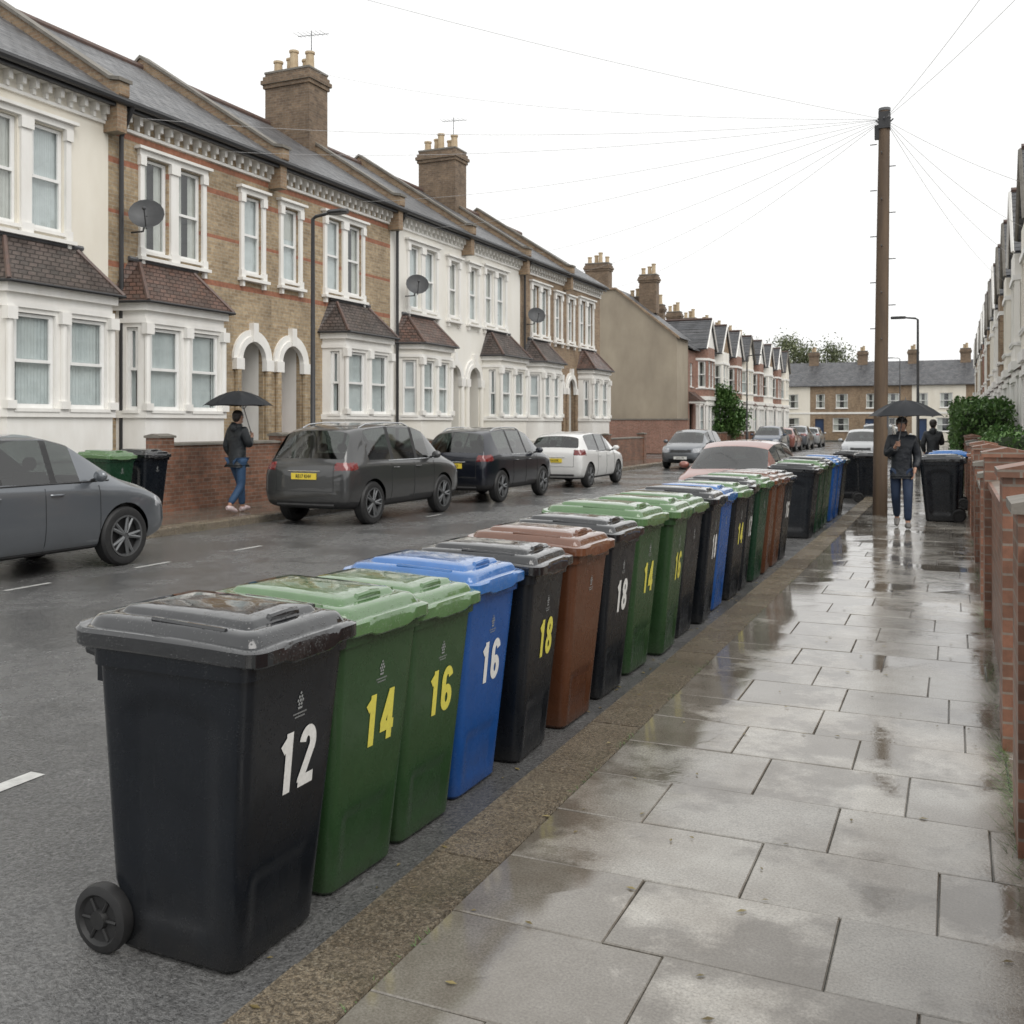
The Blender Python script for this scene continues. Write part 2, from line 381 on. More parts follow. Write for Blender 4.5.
def dish(par,x,y,z):
    o=MB(); rings=[]
    d=Vector((.55,-.75,.35)).normalized(); a=d.cross(Vector((0,0,1))).normalized(); b=a.cross(d)
    c=Vector((x+.4,y,z))
    for r in (.02,.12,.22,.3,.34): rings.append([c+a*r*math.cos(k*.3927)+b*r*.95*math.sin(k*.3927)+d*(r*r*.7) for k in range(16)])
    o.loft(rings,'dishg',True,False)
    o.tube([(x,y,z-.3),(x+.3,y,z-.3),c],.02,'dishg',6); o.tube([c-b*.3,c+d*.38-b*.1],.012,'dishg',6); o.ell(c+d*.4-b*.08,(.04,.04,.04),'dishg',8,6)
    return o.build('satellite_dish',par,True)
def aerial(par,x,y,z,h=1.5):
    o=MB(); o.cyl((x,y,z),(x,y,z+h),.014,'leadm',n=6); o.cyl((x-.5,y,z+h-.1),(x+.5,y+.2,z+h-.1),.01,'leadm',n=5)
    for i in range(7): xx=x-.45+i*.14; o.cyl((xx,y-.22+(xx-x)*.2,z+h-.1),(xx,y+.22+(xx-x)*.2,z+h-.1),.006,'leadm',n=4)
    return o.build('television_aerial',par)
def chimney(par,x,y,z0,z1,dx=1.6,dy=.95,pots=4,mt='chim'):
    o=MB(); o.box(x-dx/2,x+dx/2,y-dy/2,y+dy/2,z0,z1,mt)
    for i,e in enumerate((.05,.1,.05)): o.box(x-dx/2-e,x+dx/2+e,y-dy/2-e,y+dy/2+e,z1-.45+i*.12,z1-.45+i*.12+.118,mt)
    o.box(x-dx/2-.02,x+dx/2+.02,y-dy/2-.02,y+dy/2+.02,z1+.001,z1+.06,'stone')
    for i in range(pots):
        px=x-dx/2+.22+i*(dx-.44)/max(1,pots-1); py=y+(.12 if i%2 else -.12); hh=.42+.12*((i*7)%3)
        r=[(.15,0),(.13,.1),(.12,hh-.08),(.15,hh-.06),(.15,hh),(.1,hh)]
        o.loft([[(px+q*math.cos(k*.6283),py+q*math.sin(k*.6283),z1+.05+zz) for k in range(10)] for q,zz in r],'terra')
    return o.build('chimney',par)
EZ=7.88
def victorian(loc,W,m,wall,trim,bayroof,label,door='doorblue',chim=False,has_dish=False,party=True,cornmt='white',sh=0,cant=False):
    Rg=mir(W,m); rt=root('terraced_house',loc,label,'house','terraced houses along the street')
    mb=MB()
    pr=[Rg(.95+sh,1.65+sh),Rg(1.95+sh,2.65+sh)]; sg=Rg(W-1.06,W-.40); dr=Rg(W-1.16,W-.32); dc=(dr[0]+dr[1])/2
    ops=[(*pr[0],5.15,7.05),(*pr[1],5.15,7.05),(*sg,5.15,6.95),(*dr,.0,3.6)]
    P=panel(mb,(0,0),(0,W),-.1,EZ+.1,ops,wall)
    e=.004
    for yy in (e,W-e): mb.face([(0,yy,-.1),(-8,yy,-.1),(-8,yy,EZ),(-4,yy,10.4),(0,yy,EZ)],wall)
    mb.face([(-8,e,-.1),(-8,W-e,-.1),(-8,W-e,EZ),(-8,e,EZ)],wall)
    mb.box(-1.1,-.13,dr[0]-.1,dr[0]-.002,0,3.72,trim); mb.box(-1.1,-.13,dr[1]+.002,dr[1]+.1,0,3.72,trim)
    mb.box(-1.2,-1.1,dr[0]-.1,dr[1]+.1,0,3.72,trim); mb.box(-1.1,-.13,dr[0]-.1,dr[1]+.1,3.72,3.8,trim)
    mb.build('wall',rt)
    for o in ops[:3]:
        p,a=P((o[0]+o[1])/2,o[2]+.01,-.09); window(rt,p,a,o[1]-o[0]-.01,o[3]-o[2]-.02)
    d=MB(); d.box(-1.095,-1.05,dr[0]+.05,dr[1]-.05,.1,2.3,door)
    for k in (0,1):
        for q in (.25,1.15): y0=dr[0]+.12+k*.31; d.box(-1.05,-1.035,y0,y0+.26,q,q+.8,door)
    d.box(-1.095,-1.04,dr[0]+.002,dr[0]+.05,.1,3.1,'upvc'); d.box(-1.095,-1.04,dr[1]-.05,dr[1]-.002,.1,3.1,'upvc'); d.box(-1.09,-1.04,dr[0]+.05,dr[1]-.05,2.3,2.38,'upvc')
    d.box(-1.08,-1.06,dr[0]+.05,dr[1]-.05,2.38,3.05,'doorglass')
    d.box(-1.1,.25,dr[0]+.002,dr[1]-.002,-.05,.1,'stone')
    d.build('door',rt)
    a=MB(); zc=3.15
    for (ri,ro,x0,x1) in ((.42,.56,-.03,.10),(.5,.70,-.02,.06)):
        n=14
        ring=[(math.cos(math.pi*i/n),math.sin(math.pi*i/n)) for i in range(n+1)]
        for i in range(n):
            (c0,s0),(c1,s1)=ring[i],ring[i+1]
            poly=[(dc+ri*c0,zc+ri*s0),(dc+ro*c0,zc+ro*s0),(dc+ro*c1,zc+ro*s1),(dc+ri*c1,zc+ri*s1)]
            a.prism(poly,'x',x0+(.003 if ri>.45 else 0),x1,'white')
    a.box(-.02,.14,dc-.09,dc+.09,zc+.42,zc+.86,'white')
    for sgn in (-1,1):
        yc=dc+sgn*.54
        a.box(-.01,.08,yc-.1,yc+.1,0,.5,wall); a.box(-.01,.13,yc-.14,yc+.14,zc-.24,zc+.02,'white')
        a.cyl((.05,yc,.5),(.05,yc,zc-.24),.085,wall,n=10)
        a.box(-.01,.105,yc-.11,yc+.11,.5,.62,'white')
    a.build('door_arch',rt)
    s=MB()
    def surround(y0,y1,z0,z1,mid=None):
        cols=[(y0-.12,y0-.005),(y1+.005,y1+.12)]
        if mid: cols.append(mid)
        for c0,c1 in cols:
            s.box(.0,.06,c0,c1,z0-.12,z1-.12,'white'); s.box(.0,.10,c0-.02,c1+.02,z1-.18,z1+.02,'white'); s.box(.0,.09,c0-.015,c1+.015,z0-.12,z0+.06,'white')
        s.box(.0,.08,y0-.15,y1+.15,z1+.022,z1+.13,'white'); s.box(.0,.16,y0-.22,y1+.22,z1+.132,z1+.19,'white')
        s.box(.0,.15,y0-.18,y1+.18,z0-.19,z0-.122,'white')
        for yy in (y0-.1,y1+.02): s.box(.0,.09,yy,yy+.08,z0-.32,z0-.192,'white')
    lo=min(pr[0][0],pr[1][0]); hi=max(pr[0][1],pr[1][1]); mids=sorted([pr[0],pr[1]])
    surround(lo,hi,5.15,7.05,(mids[0][1]+.04,mids[1][0]-.04)); surround(*sg,5.15,6.95)
    s.build('window_surround',rt)
    b0,b1=Rg(.25+sh,2.8+sh); D=.66 if cant else .62; c=.32 if cant else .14; bm_=MB()
    zl,zh,zt=1.92,3.55,4.0
    F=[(0,b0),(D,b0+c),(D,b1-c),(0,b1)]
    fw=(b1-b0-2*c); Lc=math.hypot(D,c); ww_=.72 if cant else .84
    wins=[]
    for i in range(3):
        L=fw if i==1 else Lc
        if i==1: o=[(.14,.14+ww_,zl,zh),(fw-.14-ww_,fw-.14,zl,zh)]
        elif cant: o=[(.18,L-.14,zl,zh)] if i==0 else [(.14,L-.18,zl,zh)]
        else: o=[(.22,L-.16,zl,zh)] if i==0 else [(.16,L-.22,zl,zh)]
        Pb=panel(bm_,F[i],F[i+1],-.1,zt,o,trim)
        for q in o:
            p,a_=Pb((q[0]+q[1])/2,q[2]+.01,-.09); wins.append((p,a_,q[1]-q[0]-.01,q[3]-q[2]-.02))
    def off(poly,e):
        (x0,y0),(x1,y1),(x2,y2),(x3,y3)=poly; return [(x0,y0-e*1.1),(x1+e,y1-e*.6),(x2+e,y2+e*.6),(x3,y3+e*1.1)]
    for (z0,z1,e) in ((zl-.14,zl-.0,.05),(zh+.08,zh+.17,.04),(zh+.32,zt+.05,.09),(-.05,.3,.03),(1.0,1.06,.025)):
        bm_.prism(off(F,e),'z',z0,z1,'white')
    for yy in (b0+c+.03,(b0+b1)/2,b1-c-.03):
        bm_.cyl((D+.02,yy,zl),(D+.02,yy,zh),.06,'white',n=10); bm_.box(D-.03,D+.11,yy-.1,yy+.1,zh-.14,zh+.07,'white'); bm_.box(D-.03,D+.1,yy-.09,yy+.09,zl,zl+.14,'white')
    bm_.build('bay',rt)
    st=wr.choice([0,2,3,0])
    for p,a_,ww,hh in wins: window(rt,p,a_,ww,hh,st)
    rb=MB(); Bt=off(F,.18); z0=zt+.052; z1=4.95
    T=[(0,b0+.35),(.12,b0+.5),(.12,b1-.5),(0,b1-.35)]
    lo_=[(p[0],p[1],z0) for p in Bt]; up_=[(p[0],p[1],z1-(.0 if p[0]==0 else .08)) for p in T]
    for i in range(3): rb.face([lo_[i],lo_[i+1],up_[i+1],up_[i]],bayroof)
    rb.face(up_,bayroof); rb.face(lo_[::-1],'white')
    for i in (1,2): rb.cyl(lo_[i],up_[i],.045,'hip',n=6)
    rb.cyl((.03,b0+.3,z1),(.03,b1-.3,z1),.05,'leadm',n=6)
    o=[(p[0]+ (.03 if p[0]>0 else 0),p[1],z0-.02) for p in Bt]; rb.tube(o,.03,'gutter',6)
    rb.build('bay_roof',rt)
    cn=MB(); cn.box(.0,.06,.0,W,EZ-.44,EZ-.38,cornmt)
    cn.box(.0,.24,.0,W,EZ-.10,EZ-.04,cornmt)
    n=int(W/.27)
    for i in range(n): yy=(i+.5)*W/n; cn.box(.0,.17,yy-.04,yy+.04,EZ-.27,EZ-.102,cornmt); cn.box(.0,.09,yy-.03,yy+.03,EZ-.375,EZ-.272,cornmt)
    cn.build('cornice',rt)
    g=MB(); g.tube([(.4,.0,EZ-.01),(.4,W,EZ-.01)],.07,'gutter',8); g.box(.245,.33,.0,W,EZ-.13,EZ+.0,'gutter')
    dy=.24
    if (not m): g.tube([(.4,dy,EZ-.05),(.1,dy,EZ-.6),(.1,dy,.1)],.045,'gutter',8)
    g.build('gutter',rt)
    rf=MB(); rf.prism([(.4,EZ+.0),(.4,EZ+.07),(-4,10.75),(-8.3,EZ+.1),(-8.3,EZ-.02),(-4,10.62)],'y',.002,W-.002,'slate')
    rf.cyl((-4,.0,10.75),(-4,W,10.75),.11,'hip',n=8)
    ro=rf.build('roof',rt)
    if party:
        pp=MB(); q=.13
        pp.prism([(.25,EZ-.1),(.42,EZ+.1),(.42,EZ+.34),(.2,EZ+.38),(-4,10.99),(-8,8.22),(-8,EZ)],'y',-q,q,'brickD')
        pp.prism([(.46,EZ+.34),(.2,EZ+.39),(-4,11.0),(-8,8.23),(-8,8.28),(-4,11.08),(.2,EZ+.46),(.46,EZ+.41)],'y',-q-.04,q+.04,'stone')
        pp.box(.0,.36,-q+.01,q-.01,EZ-.6,EZ-.02,'brickD')
        pp.build('parapet',rt)
    if chim: ch=chimney(ro,-3.3,0,9.0,12.25,pots=5); aerial(ro,-3.0,.35,12.2,1.5)
    if has_dish: dish(rt,.1,has_dish,5.75)
    return rt
bnd=[9.3,14.45,19.5,25.0,29.7,34.45,39.1,43.7]
specs=[(1,'cream','white','baygrey','cream painted terraced house with bay window and slate roof',0,False,False,.1,0),
 (0,'brickB','white','bayred','yellow brick terraced house with white bay and red tiled bay roof','b',False,.5,-.05,0),
 (1,'brickB','white','baygrey','yellow brick terraced house with white arched porch and bay window',0,False,False,.6,0),
 (0,'cream2','cream2','bayred','white painted terraced house with red tiled bay roof',0,True,.7,.1,1),
 (1,'cream2','cream2','baygrey','white painted terraced house with grey tiled bay roof',0,False,False,.45,0),
 (0,'brickD','white','baygrey','brown brick terraced house with white window surrounds',0,True,.4,.15,1),
 (1,'brickD','white','bayred','brown brick terraced house at the end of the terrace',0,False,False,.1,0)]
doors=['doorwhite','doorblue','doorred','doorgreen','doorblue','doorred','doorwhite']
for i,s in enumerate(specs):
    victorian((-15,bnd[i],0),bnd[i+1]-bnd[i],s[0],s[1],s[2],s[3],s[4],doors[i],s[6],s[7],True,'white',s[8],s[9])
# ------------------------------------------------------------ gabled houses (right side and far row)
def gabled(loc,W,up,low,label,rotz=0,name='terraced_house',gab='white',verge='white'):
    rt=root(name,loc,label,'house','gabled terraced houses',rotz); mb=MB(); E=6.3
    ops=[(.35,1.35,0,2.9),(.45,1.2,4.0,5.5)]
    P=panel(mb,(0,0),(0,W),-.1,E,ops,up)
    for yy in (.004,W-.004): mb.face([(0,yy,-.1),(-7,yy,-.1),(-7,yy,E),(-3.5,yy,8.4),(0,yy,E)],up)
    mb.face([(-7,0,-.1),(-7,W,-.1),(-7,W,E),(-7,0,E)],up)
    mb.box(-.9,-.8,.2,1.5,0,3,'white')
    mb.build('wall',rt)
    p,a=P(.825,4.01,-.09); window(rt,p,a,.74,1.48)
    d=MB(); d.box(-.8,-.75,.42,1.28,0,2.2,'doorred'); d.box(-.8,-.74,.35,1.35,2.2,2.3,'upvc'); d.build('door',rt)
    pc=MB(); pc.box(0,.75,.15,1.55,2.95,3.1,'white'); pc.prism([(.0,3.1),(.8,3.1),(.0,3.7)],'y',.1,1.6,'bayred'); pc.cyl((.65,.25,0),(.65,.25,2.95),.06,'white'); pc.cyl((.65,1.45,0),(.65,1.45,2.95),.06,'white'); pc.build('porch',rt)
    b=MB(); b0,b1=W-3.0,W-.3; D=.7; c=.4; F=[(0,b0),(D,b0+c),(D,b1-c),(0,b1)]; ws=[]
    for i in range(3):
        L=(Vector(F[i+1])-Vector(F[i])).length
        for (z0,z1,mt,zl,zh) in ((-.1,3.35,low,1.0,2.8),(3.35,6.6,up,4.0,5.7)):
            o=[(.12,L/2-.08,zl,zh),(L/2+.08,L-.12,zl,zh)] if i==1 else [(.15,L-.15,zl,zh)]
            Pb=panel(b,F[i],F[i+1],z0,z1,o,mt)
            for q in o: pp,aa=Pb((q[0]+q[1])/2,q[2]+.01,-.09); ws.append((pp,aa,q[1]-q[0]-.01,q[3]-q[2]-.02))
    for z0,z1,e in ((.9,.98,.05),(2.85,3.0,.05),(3.2,3.45,.09),(5.75,5.9,.05),(3.9,3.98,.05)):
        b.prism([(0,b0-e),(D+e,b0+c-e*.5),(D+e,b1-c+e*.5),(0,b1+e)],'z',z0,z1,'white')
    yc=(b0+b1)/2
    b.prism([(b0-.05,6.6),(b1+.05,6.6),(yc,8.3)],'x',.0,.62,gab)
    b.build('bay',rt)
    for q in ws: window(rt,*q)
    r=MB(); r.prism([(.3,E),(.3,E+.08),(-3.5,8.6),(-7.2,E+.1),(-7.2,E),(-3.5,8.45)],'y',.002,W-.002,'slate')
    for sgn in(-1,1):
        e=(b0-.2 if sgn<0 else b1+.2)
        r.face([(.75,e,6.5),(.75,yc,8.5),(-3.4,yc,8.5),(-1.0,e,6.5)],'slate'); r.face([(.75,e,6.42),(.75,yc,8.42),(-3.4,yc,8.42),(-1.0,e,6.42)],'slate')
        r.tube([(.77,e,6.46),(.77,yc,8.46)],.055,verge,4)
    r.cyl((-3.5,0,8.6),(-3.5,W,8.6),.1,'hip',n=6); r.cyl((.75,yc,8.52),(-3.4,yc,8.52),.08,'hip',n=6)
    ro=r.build('roof',rt); chimney(ro,-3.3,.0,7.6,9.7,1.0,.6,3)
    return rt
gA=gabled((2.25,26,0),5,'brickD','white','brown brick terraced house with white bay and gable',math.pi,gab='cream',verge='stone')
gB=gabled((2.25,71,0),5,'brickR','white','muted red brick terraced house with white gabled bay',math.pi)
gC=gabled((2.25,31,0),5,'cream','white','cream painted terraced house with gabled bay',math.pi,gab='cream',verge='stone')
gD=gabled((2.25,36,0),5,'cream2','white','white painted terraced house with grey gabled roof',math.pi,gab='brickD',verge='white')
for i in range(12):
    y=41+i*5
    if y>97 or y==71: continue
    dup([gC,gA,gD][i%3],(2.25,y,0),math.pi)
for i in range(8):
    dup([gB,gD,gB,gC][i%4],(-15.2,61.2+i*4.6,0),0)
rt=root('end_house',(-15.2,58.4,0),'end of terrace house with weathered beige rendered gable wall and chimneys','house')
mb=MB(); prof=[(.0,-.1),(.0,6.9),(-3.8,9.9),(-6.5,9.9),(-10,8.0),(-10,-.1)]
mb.prism(prof,'y',0,2.75,'beige'); mb.build('wall',rt)
mb=MB(); mb.prism([(.15,6.75),(.15,6.9),(-3.8,10.03),(-6.5,10.03),(-10.1,8.1),(-10.1,8.0),(-6.5,9.91),(-3.8,9.91)],'y',-.12,.1,'brickD'); mb.prism([(.25,6.8),(-3.8,9.98),(-6.5,9.98),(-10,8.05),(-10,8.0),(-3.8,9.9)],'y',.1,2.8,'slate'); ro=mb.build('roof',rt)
chimney(ro,-5.1,.5,9.6,11.6,1.5,.8,4); chimney(ro,-2.4,2.4,8.6,11.0,1.1,.7,3)
def cottage(loc,W,wall,label,rotz):
    rt=root('terraced_house',loc,label,'house','houses across the end of the street',rotz); mb=MB(); E=5.6
    ops=[(.5,1.4,0,2.2),(2.3,3.9,.9,2.3),(.6,1.5,3.3,4.8),(2.6,3.8,3.3,4.8)]
    P=panel(mb,(0,0),(0,W),-.1,E,ops,wall)
    for yy in (.004,W-.004): mb.face([(0,yy,-.1),(-7,yy,-.1),(-7,yy,E),(-3.5,yy,8.1),(0,yy,E)],wall)
    mb.box(.0,.05,0,W,2.7,2.9,'white'); mb.box(-.3,-.2,.4,1.5,0,2.3,'doorblue'); mb.build('wall',rt)
    for o in ops[1:]: p,a=P((o[0]+o[1])/2,o[2]+.01,-.09); window(rt,p,a,o[1]-o[0]-.01,o[3]-o[2]-.02,1)
    r=MB(); r.prism([(.3,E),(.3,E+.08),(-3.5,8.3),(-7.2,E+.1),(-7.2,E),(-3.5,8.15)],'y',.002,W-.002,'slate'); ro=r.build('roof',rt); chimney(ro,-3.3,0,7.5,9.4,.6,1.0,2)
    return rt
cA=cottage((-24,109,0),5,'brickD','brown brick terraced house with white windows and slate roof',-math.pi/2)
cB=cottage((-19,109,0),5,'cream','cream fronted terraced house with slate roof',-math.pi/2)
for i in range(8): dup([cA,cA,cB,cA][i%4],(-14+i*5,109,0),-math.pi/2)
# ------------------------------------------------------------ garden walls
def gwall(x0,x1,y0,y1,h,label,ph=None,cap='stone',name='garden_wall'):
    rt=root(name,((x0+x1)/2,y0,0),label,'wall','brick garden walls'); L=y1-y0; a=(x1-x0)/2
    mb=MB(); mb.box(-a,a,.002,L-.002,-.1,h,'brickW'); mb.build('wall',rt)
    c=MB(); c.prism([(-a-.03,h+.001),(a+.03,h+.001),(a+.025,h+.04),(0,h+.065),(-a-.025,h+.04)],'y',.19,L-.19,cap); c.build('coping',rt)
    p=MB(); ph=ph or h+.18
    for yy in (.0,L-.36): p.box(-a-.05,a+.05,yy,yy+.36,-.1,ph,'brickW')
    p.build('pier',rt)
    p=MB()
    for yy in (-.03,L-.39): p.prism([(-a-.075,ph+.001),(a+.075,ph+.001),(a+.075,ph+.04),(0,ph+.08),(-a-.075,ph+.04)],'y',yy,yy+.42,cap)
    p.build('pier_cap',rt)
    return rt
rr=random.Random(5)
y=1.2
while y<60:
    L=rr.uniform(2.6,3.9); h=rr.choice([.95,1.1,1.15]); gwall(.27,.5,y,y+L,h,'wet red brick garden wall with piers beside the pavement',h+rr.uniform(.12,.25),cap='brickW' if rr.random()<.5 else 'stone'); y+=L+ (1.0 if int(y)%2 else .25)
gwall(-13.75,-13.5,14.2,18.2,1.25,'red brick garden wall beside the far pavement',1.4)
gwall(-13.75,-13.5,21.3,24.7,1.0,'low brick garden wall in front of a bay window')
gwall(-13.75,-13.5,25.2,28.2,.9,'low brick garden wall in front of a bay window')
gwall(-13.75,-13.5,31.3,37.5,.9,'low brick garden wall in front of a bay window')
gwall(-13.75,-13.5,40.3,46,1.0,'low brick garden wall in front of a bay window')
rt=root('boundary_wall',(-20,57.7,0),'tall red brick boundary wall beside the side road','wall'); mb=MB(); mb.box(-5,5.6,0,.3,-.1,1.9,'brickR'); mb.build('wall',rt); mb=MB(); mb.box(-5.05,5.65,-.04,.34,1.901,1.98,'stone'); mb.build('coping',rt)
for i in range(7): gwall(-13.75,-13.5,59.3+i*4.8,62.5+i*4.8,.9,'low brick garden wall of a distant house')
# ------------------------------------------------------------ wheelie bins
def plast(name,c,rough=.3,lid=False):
    m,nt,bs=new_mat(name); v=coords(nt)
    col=mixc(nt,ramp(nt,noise(nt,v,5,6,.65),[(.35,0.0),(.75,1.0)]),c,tuple(min(1,x*1.25+.002) for x in c))
    sp=nt.nodes.new('ShaderNodeSeparateXYZ'); nt.links.new(v,sp.inputs[0])
    dirt=mth(nt,'MULTIPLY',ramp(nt,sp.outputs[2],[(0,1.0),(.28,0.0)]),noise(nt,v,14,5))
    col=mixc(nt,mth(nt,'MULTIPLY',dirt,.6),col,(.03,.026,.02))
    scr=ramp(nt,noise(nt,coords(nt,scale=(1,1,.12)),60,2),[(.62,0.0),(.75,1.0)])
    col=mixc(nt,mth(nt,'MULTIPLY',scr,.06),col,tuple(x*.5+.08 for x in c))
    nt.links.new(col,bs.inputs['Base Color'])
    msk=ramp(nt,noise(nt,v,11,4,.6),[(.47,0.0),(.55,1.0)])
    if lid: nt.links.new(ramp(nt,msk,[(0,.03),(1,rough)]),bs.inputs['Roughness']); bs.inputs['Coat Weight'].default_value=1; bs.inputs['Coat Roughness'].default_value=.03
    else: nt.links.new(ramp(nt,noise(nt,v,9,4),[(.3,rough-.13),(.7,rough+.06)]),bs.inputs['Roughness']); bs.inputs['Specular IOR Level'].default_value=.42
    vo=N(nt,'ShaderNodeTexVoronoi',Scale=95.0); nt.links.new(v,vo.inputs['Vector'])
    drop=ramp(nt,vo.outputs['Distance'],[(.0,1.0),(.3,0.0)])
    h=mth(nt,'ADD',mth(nt,'MULTIPLY',mth(nt,'MULTIPLY',drop,msk),1.0 if lid else .6),mth(nt,'MULTIPLY',noise(nt,v,160,2),.04))
    if lid: h=mth(nt,'ADD',h,mth(nt,'MULTIPLY',noise(nt,v,7,2),1.6))
    b=bump(nt,bs,h,.5,.004)
    if lid: nt.links.new(b.outputs[0],bs.inputs['Coat Normal'])
    return m
BC={'black':plast('black plastic',(.006,.008,.0115)),'grey':plast('near black lid plastic',(.006,.007,.009),.25,True),'green':plast('green plastic',(.024,.058,.022)),'dgreen':plast('dark green plastic',(.009,.036,.018)),
    'lgreen':plast('green lid plastic with painted highlight',(.075,.15,.06),.22,True),'blue':plast('blue plastic',(.010,.065,.24)),'lblue':plast('blue lid plastic',(.025,.12,.34),.22,True),'brown':plast('brown plastic',(.085,.032,.015)),'lbrown':plast('brown lid plastic',(.12,.048,.025),.22,True)}  # green lid paler than its body: wet sky highlights put into the colour
M['rubber']=mat('rubber',(.012,.012,.013),(.02,.02,.02),20,.55)
M['numw']=mat('white sticker',(.78,.78,.76),(.62,.62,.6),60,rough=.35); M['numy']=mat('yellow sticker',(.72,.66,.10),(.6,.54,.09),60,rough=.35); M['crest']=mat('faded white print',(.26,.27,.27),rough=.5)
def rrect(hx,hy,r,nc=6,nsx=12,nsy=12,cx=0,cy=0):
    pts=[]
    cor=[(hx-r,hy-r,0),(-hx+r,hy-r,90),(-hx+r,-hy+r,180),(hx-r,-hy+r,270)]
    for k,(x,y,a) in enumerate(cor):
        for i in range(nc+1): t=R(a+90*i/nc); pts.append((cx+x+r*math.cos(t),cy+y+r*math.sin(t)))
        nx,ny,na=cor[(k+1)%4]; t=R(a+90); p=(x+r*math.cos(t),y+r*math.sin(t)); t2=R(na); q=(nx+r*math.cos(t2),ny+r*math.sin(t2))
        ns=nsx if k%2==0 else nsy
        for i in range(1,ns): f=i/ns; pts.append((cx+p[0]*(1-f)+q[0]*f,cy+p[1]*(1-f)+q[1]*f))
    return pts
def sst(a,b,x): t=max(0,min(1,(x-a)/(b-a))); return t*t*(3-2*t)
def bin_body():
    mb=MB(); rings=[]
    levels=[.005,.02]+[.05+i*(.82)/34 for i in range(35)]+[.885,.888,.9,.935,.94]
    for z in levels:
        f=(z-.03)/.9; hx=.2525+.0625*f; cx=-.035+.035*f; hy=.218+.057*f; e=0
        if z>=.888: e=.014
        if z<.01: e=-.012
        ring=rrect(hx+e,hy+e,.045,5,16,16,cx)
        out=[]
        for x,y in ring:
            u=(x-cx)/hx; v=y/hy; dx=dy=0
            if abs(v)>.93 and z<.87:
                m1=(1-sst(.56,.66,abs(u)))
                m2=sst(.10,.15,z)*(1-sst(.78-.12*u*u,.82-.12*u*u,z))
                dy=-.014*m1*m2*(1 if v>0 else -1)
            if u>.9 and z<.87:
                m1=1-sst(.62,.7,abs(v)); m2=sst(.06,.09,z)*(1-sst(.26,.29,z)); dx=-.010*m1*m2
            if u<-.85 and z<.22: dx=.05*(1-sst(.12,.22,z))*1
            out.append((x+dx,y+dy,z))
        rings.append(out)
    mb.loft(rings,BC['black']); 
    for s in (-1,1): mb.box(-.36,-.3,s*.2-.02,s*.2+.02,.82,.95,BC['black'])
    mb.tube([(-.355,-.25,.93),(-.385,-.22,.93),(-.385,.22,.93),(-.355,.25,.93)],.017,BC['black'],10)
    for s in (-1,1): mb.tube([(-.36,s*.25,.93),(-.30,s*.255,.92)],.02,BC['black'],8)
    mb.cyl((-.29,-.23,.1),(-.29,.23,.1),.013,'black')
    return mb.mesh('bin_body',True,35)
def bin_lid():
    mb=MB(); rings=[]
    for ins,z in ((.0,.942),(-.005,.948),(-.005,.986),(.004,.998),(.024,1.002),(.030,1.0),(.042,1.022),(.052,1.03),(.10,1.034),(.108,1.032),(.118,1.046),(.126,1.05),(.19,1.055),(.26,1.056)):
        hx,hy=.383-ins,.296-ins; ring=rrect(hx,hy,max(.012,.06-ins*.3),5,16,16,-.022)
        out=[]
        for x,y in ring:
            t=max(0.0,(x+.40)/.77); zz=z
            if ins>=0.004: zz=z-.024*t**2.5+.006*(1-(y/.3)**2)
            else: zz=z-.014*t**2.5
            if x<-.345: zz+=.010*sst(-.345,-.40,x)
            if z<.99 and x>.3: zz-= .014*(1-sst(.1,.16,abs(y)))
            out.append((x,y,zz))
        rings.append(out)
    mb.loft(rings,BC['black'])
    zt=1.022
    mb.tube([(.235,-.085,zt-.01),(.24,-.07,zt+.014),(.245,0,zt+.018),(.24,.07,zt+.014),(.235,.085,zt-.01)],.013,BC['black'],8)
    mb.tube([(.16,-.09,zt+.010),(.19,-.1,zt+.008),(.28,-.1,zt-.012),(.30,-.06,zt-.016),(.30,.06,zt-.016),(.28,.1,zt-.012),(.19,.1,zt+.008),(.16,.09,zt+.010)],.008,BC['black'],6)
    for s in (-1,1):
        mb.tube([(-.1,s*.235,zt+.012),(.2,s*.235,zt-.002)],.009,BC['black'],6)
        mb.cyl((-.385,s*.15-.04,.955),(-.385,s*.15+.04,.955),.03,BC['black'],n=10)
    return mb.mesh('bin_lid',True,35)
def wheel_m():
    mb=MB(); n=28; q=1.12
    pr=[(-.026,.05),(-.028,.08),(-.026,.084),(-.022,.098),(.0,.102),(.02,.098),(.026,.084),(.028,.075),(.016,.066),(.014,.03),(.03,.026),(.03,.001)]
    mb.loft([[(r*q*math.cos(2*math.pi*k/n),-yy,r*q*math.sin(2*math.pi*k/n)) for k in range(n)] for yy,r in pr],'rubber',True,False)
    for k in range(6): a=k*math.pi/3; mb.cyl((.025*math.cos(a),-.017,.025*math.sin(a)),(.074*math.cos(a),-.017,.074*math.sin(a)),.007,'rubber',n=6)
    return mb.mesh('bin_wheel',True,35)
bm_body,bm_lid,bm_wheel=bin_body(),bin_lid(),wheel_m()
def text_mesh(s,size,mt,sx=.74,offs=.012,ext=.0012):
    cu=bpy.data.curves.new('t','FONT'); cu.body=s; cu.size=size; cu.offset=offs*size; cu.align_x='CENTER'; cu.align_y='CENTER'; cu.extrude=ext; cu.resolution_u=4
    o=bpy.data.objects.new('t',cu); coll.objects.link(o); dg=bpy.context.evaluated_depsgraph_get(); dg.update()
    me=bpy.data.meshes.new_from_object(o.evaluated_get(dg)); bpy.data.objects.remove(o)
    for v in me.vertices: v.co.x*=sx
    me.materials.clear(); me.materials.append(M[mt]); return me
def arc(cx,cy,rx,ry,a0,a1,n=14): return [(cx+rx*math.cos(R(a0+(a1-a0)*i/n)),cy+ry*math.sin(R(a0+(a1-a0)*i/n))) for i in range(n+1)]
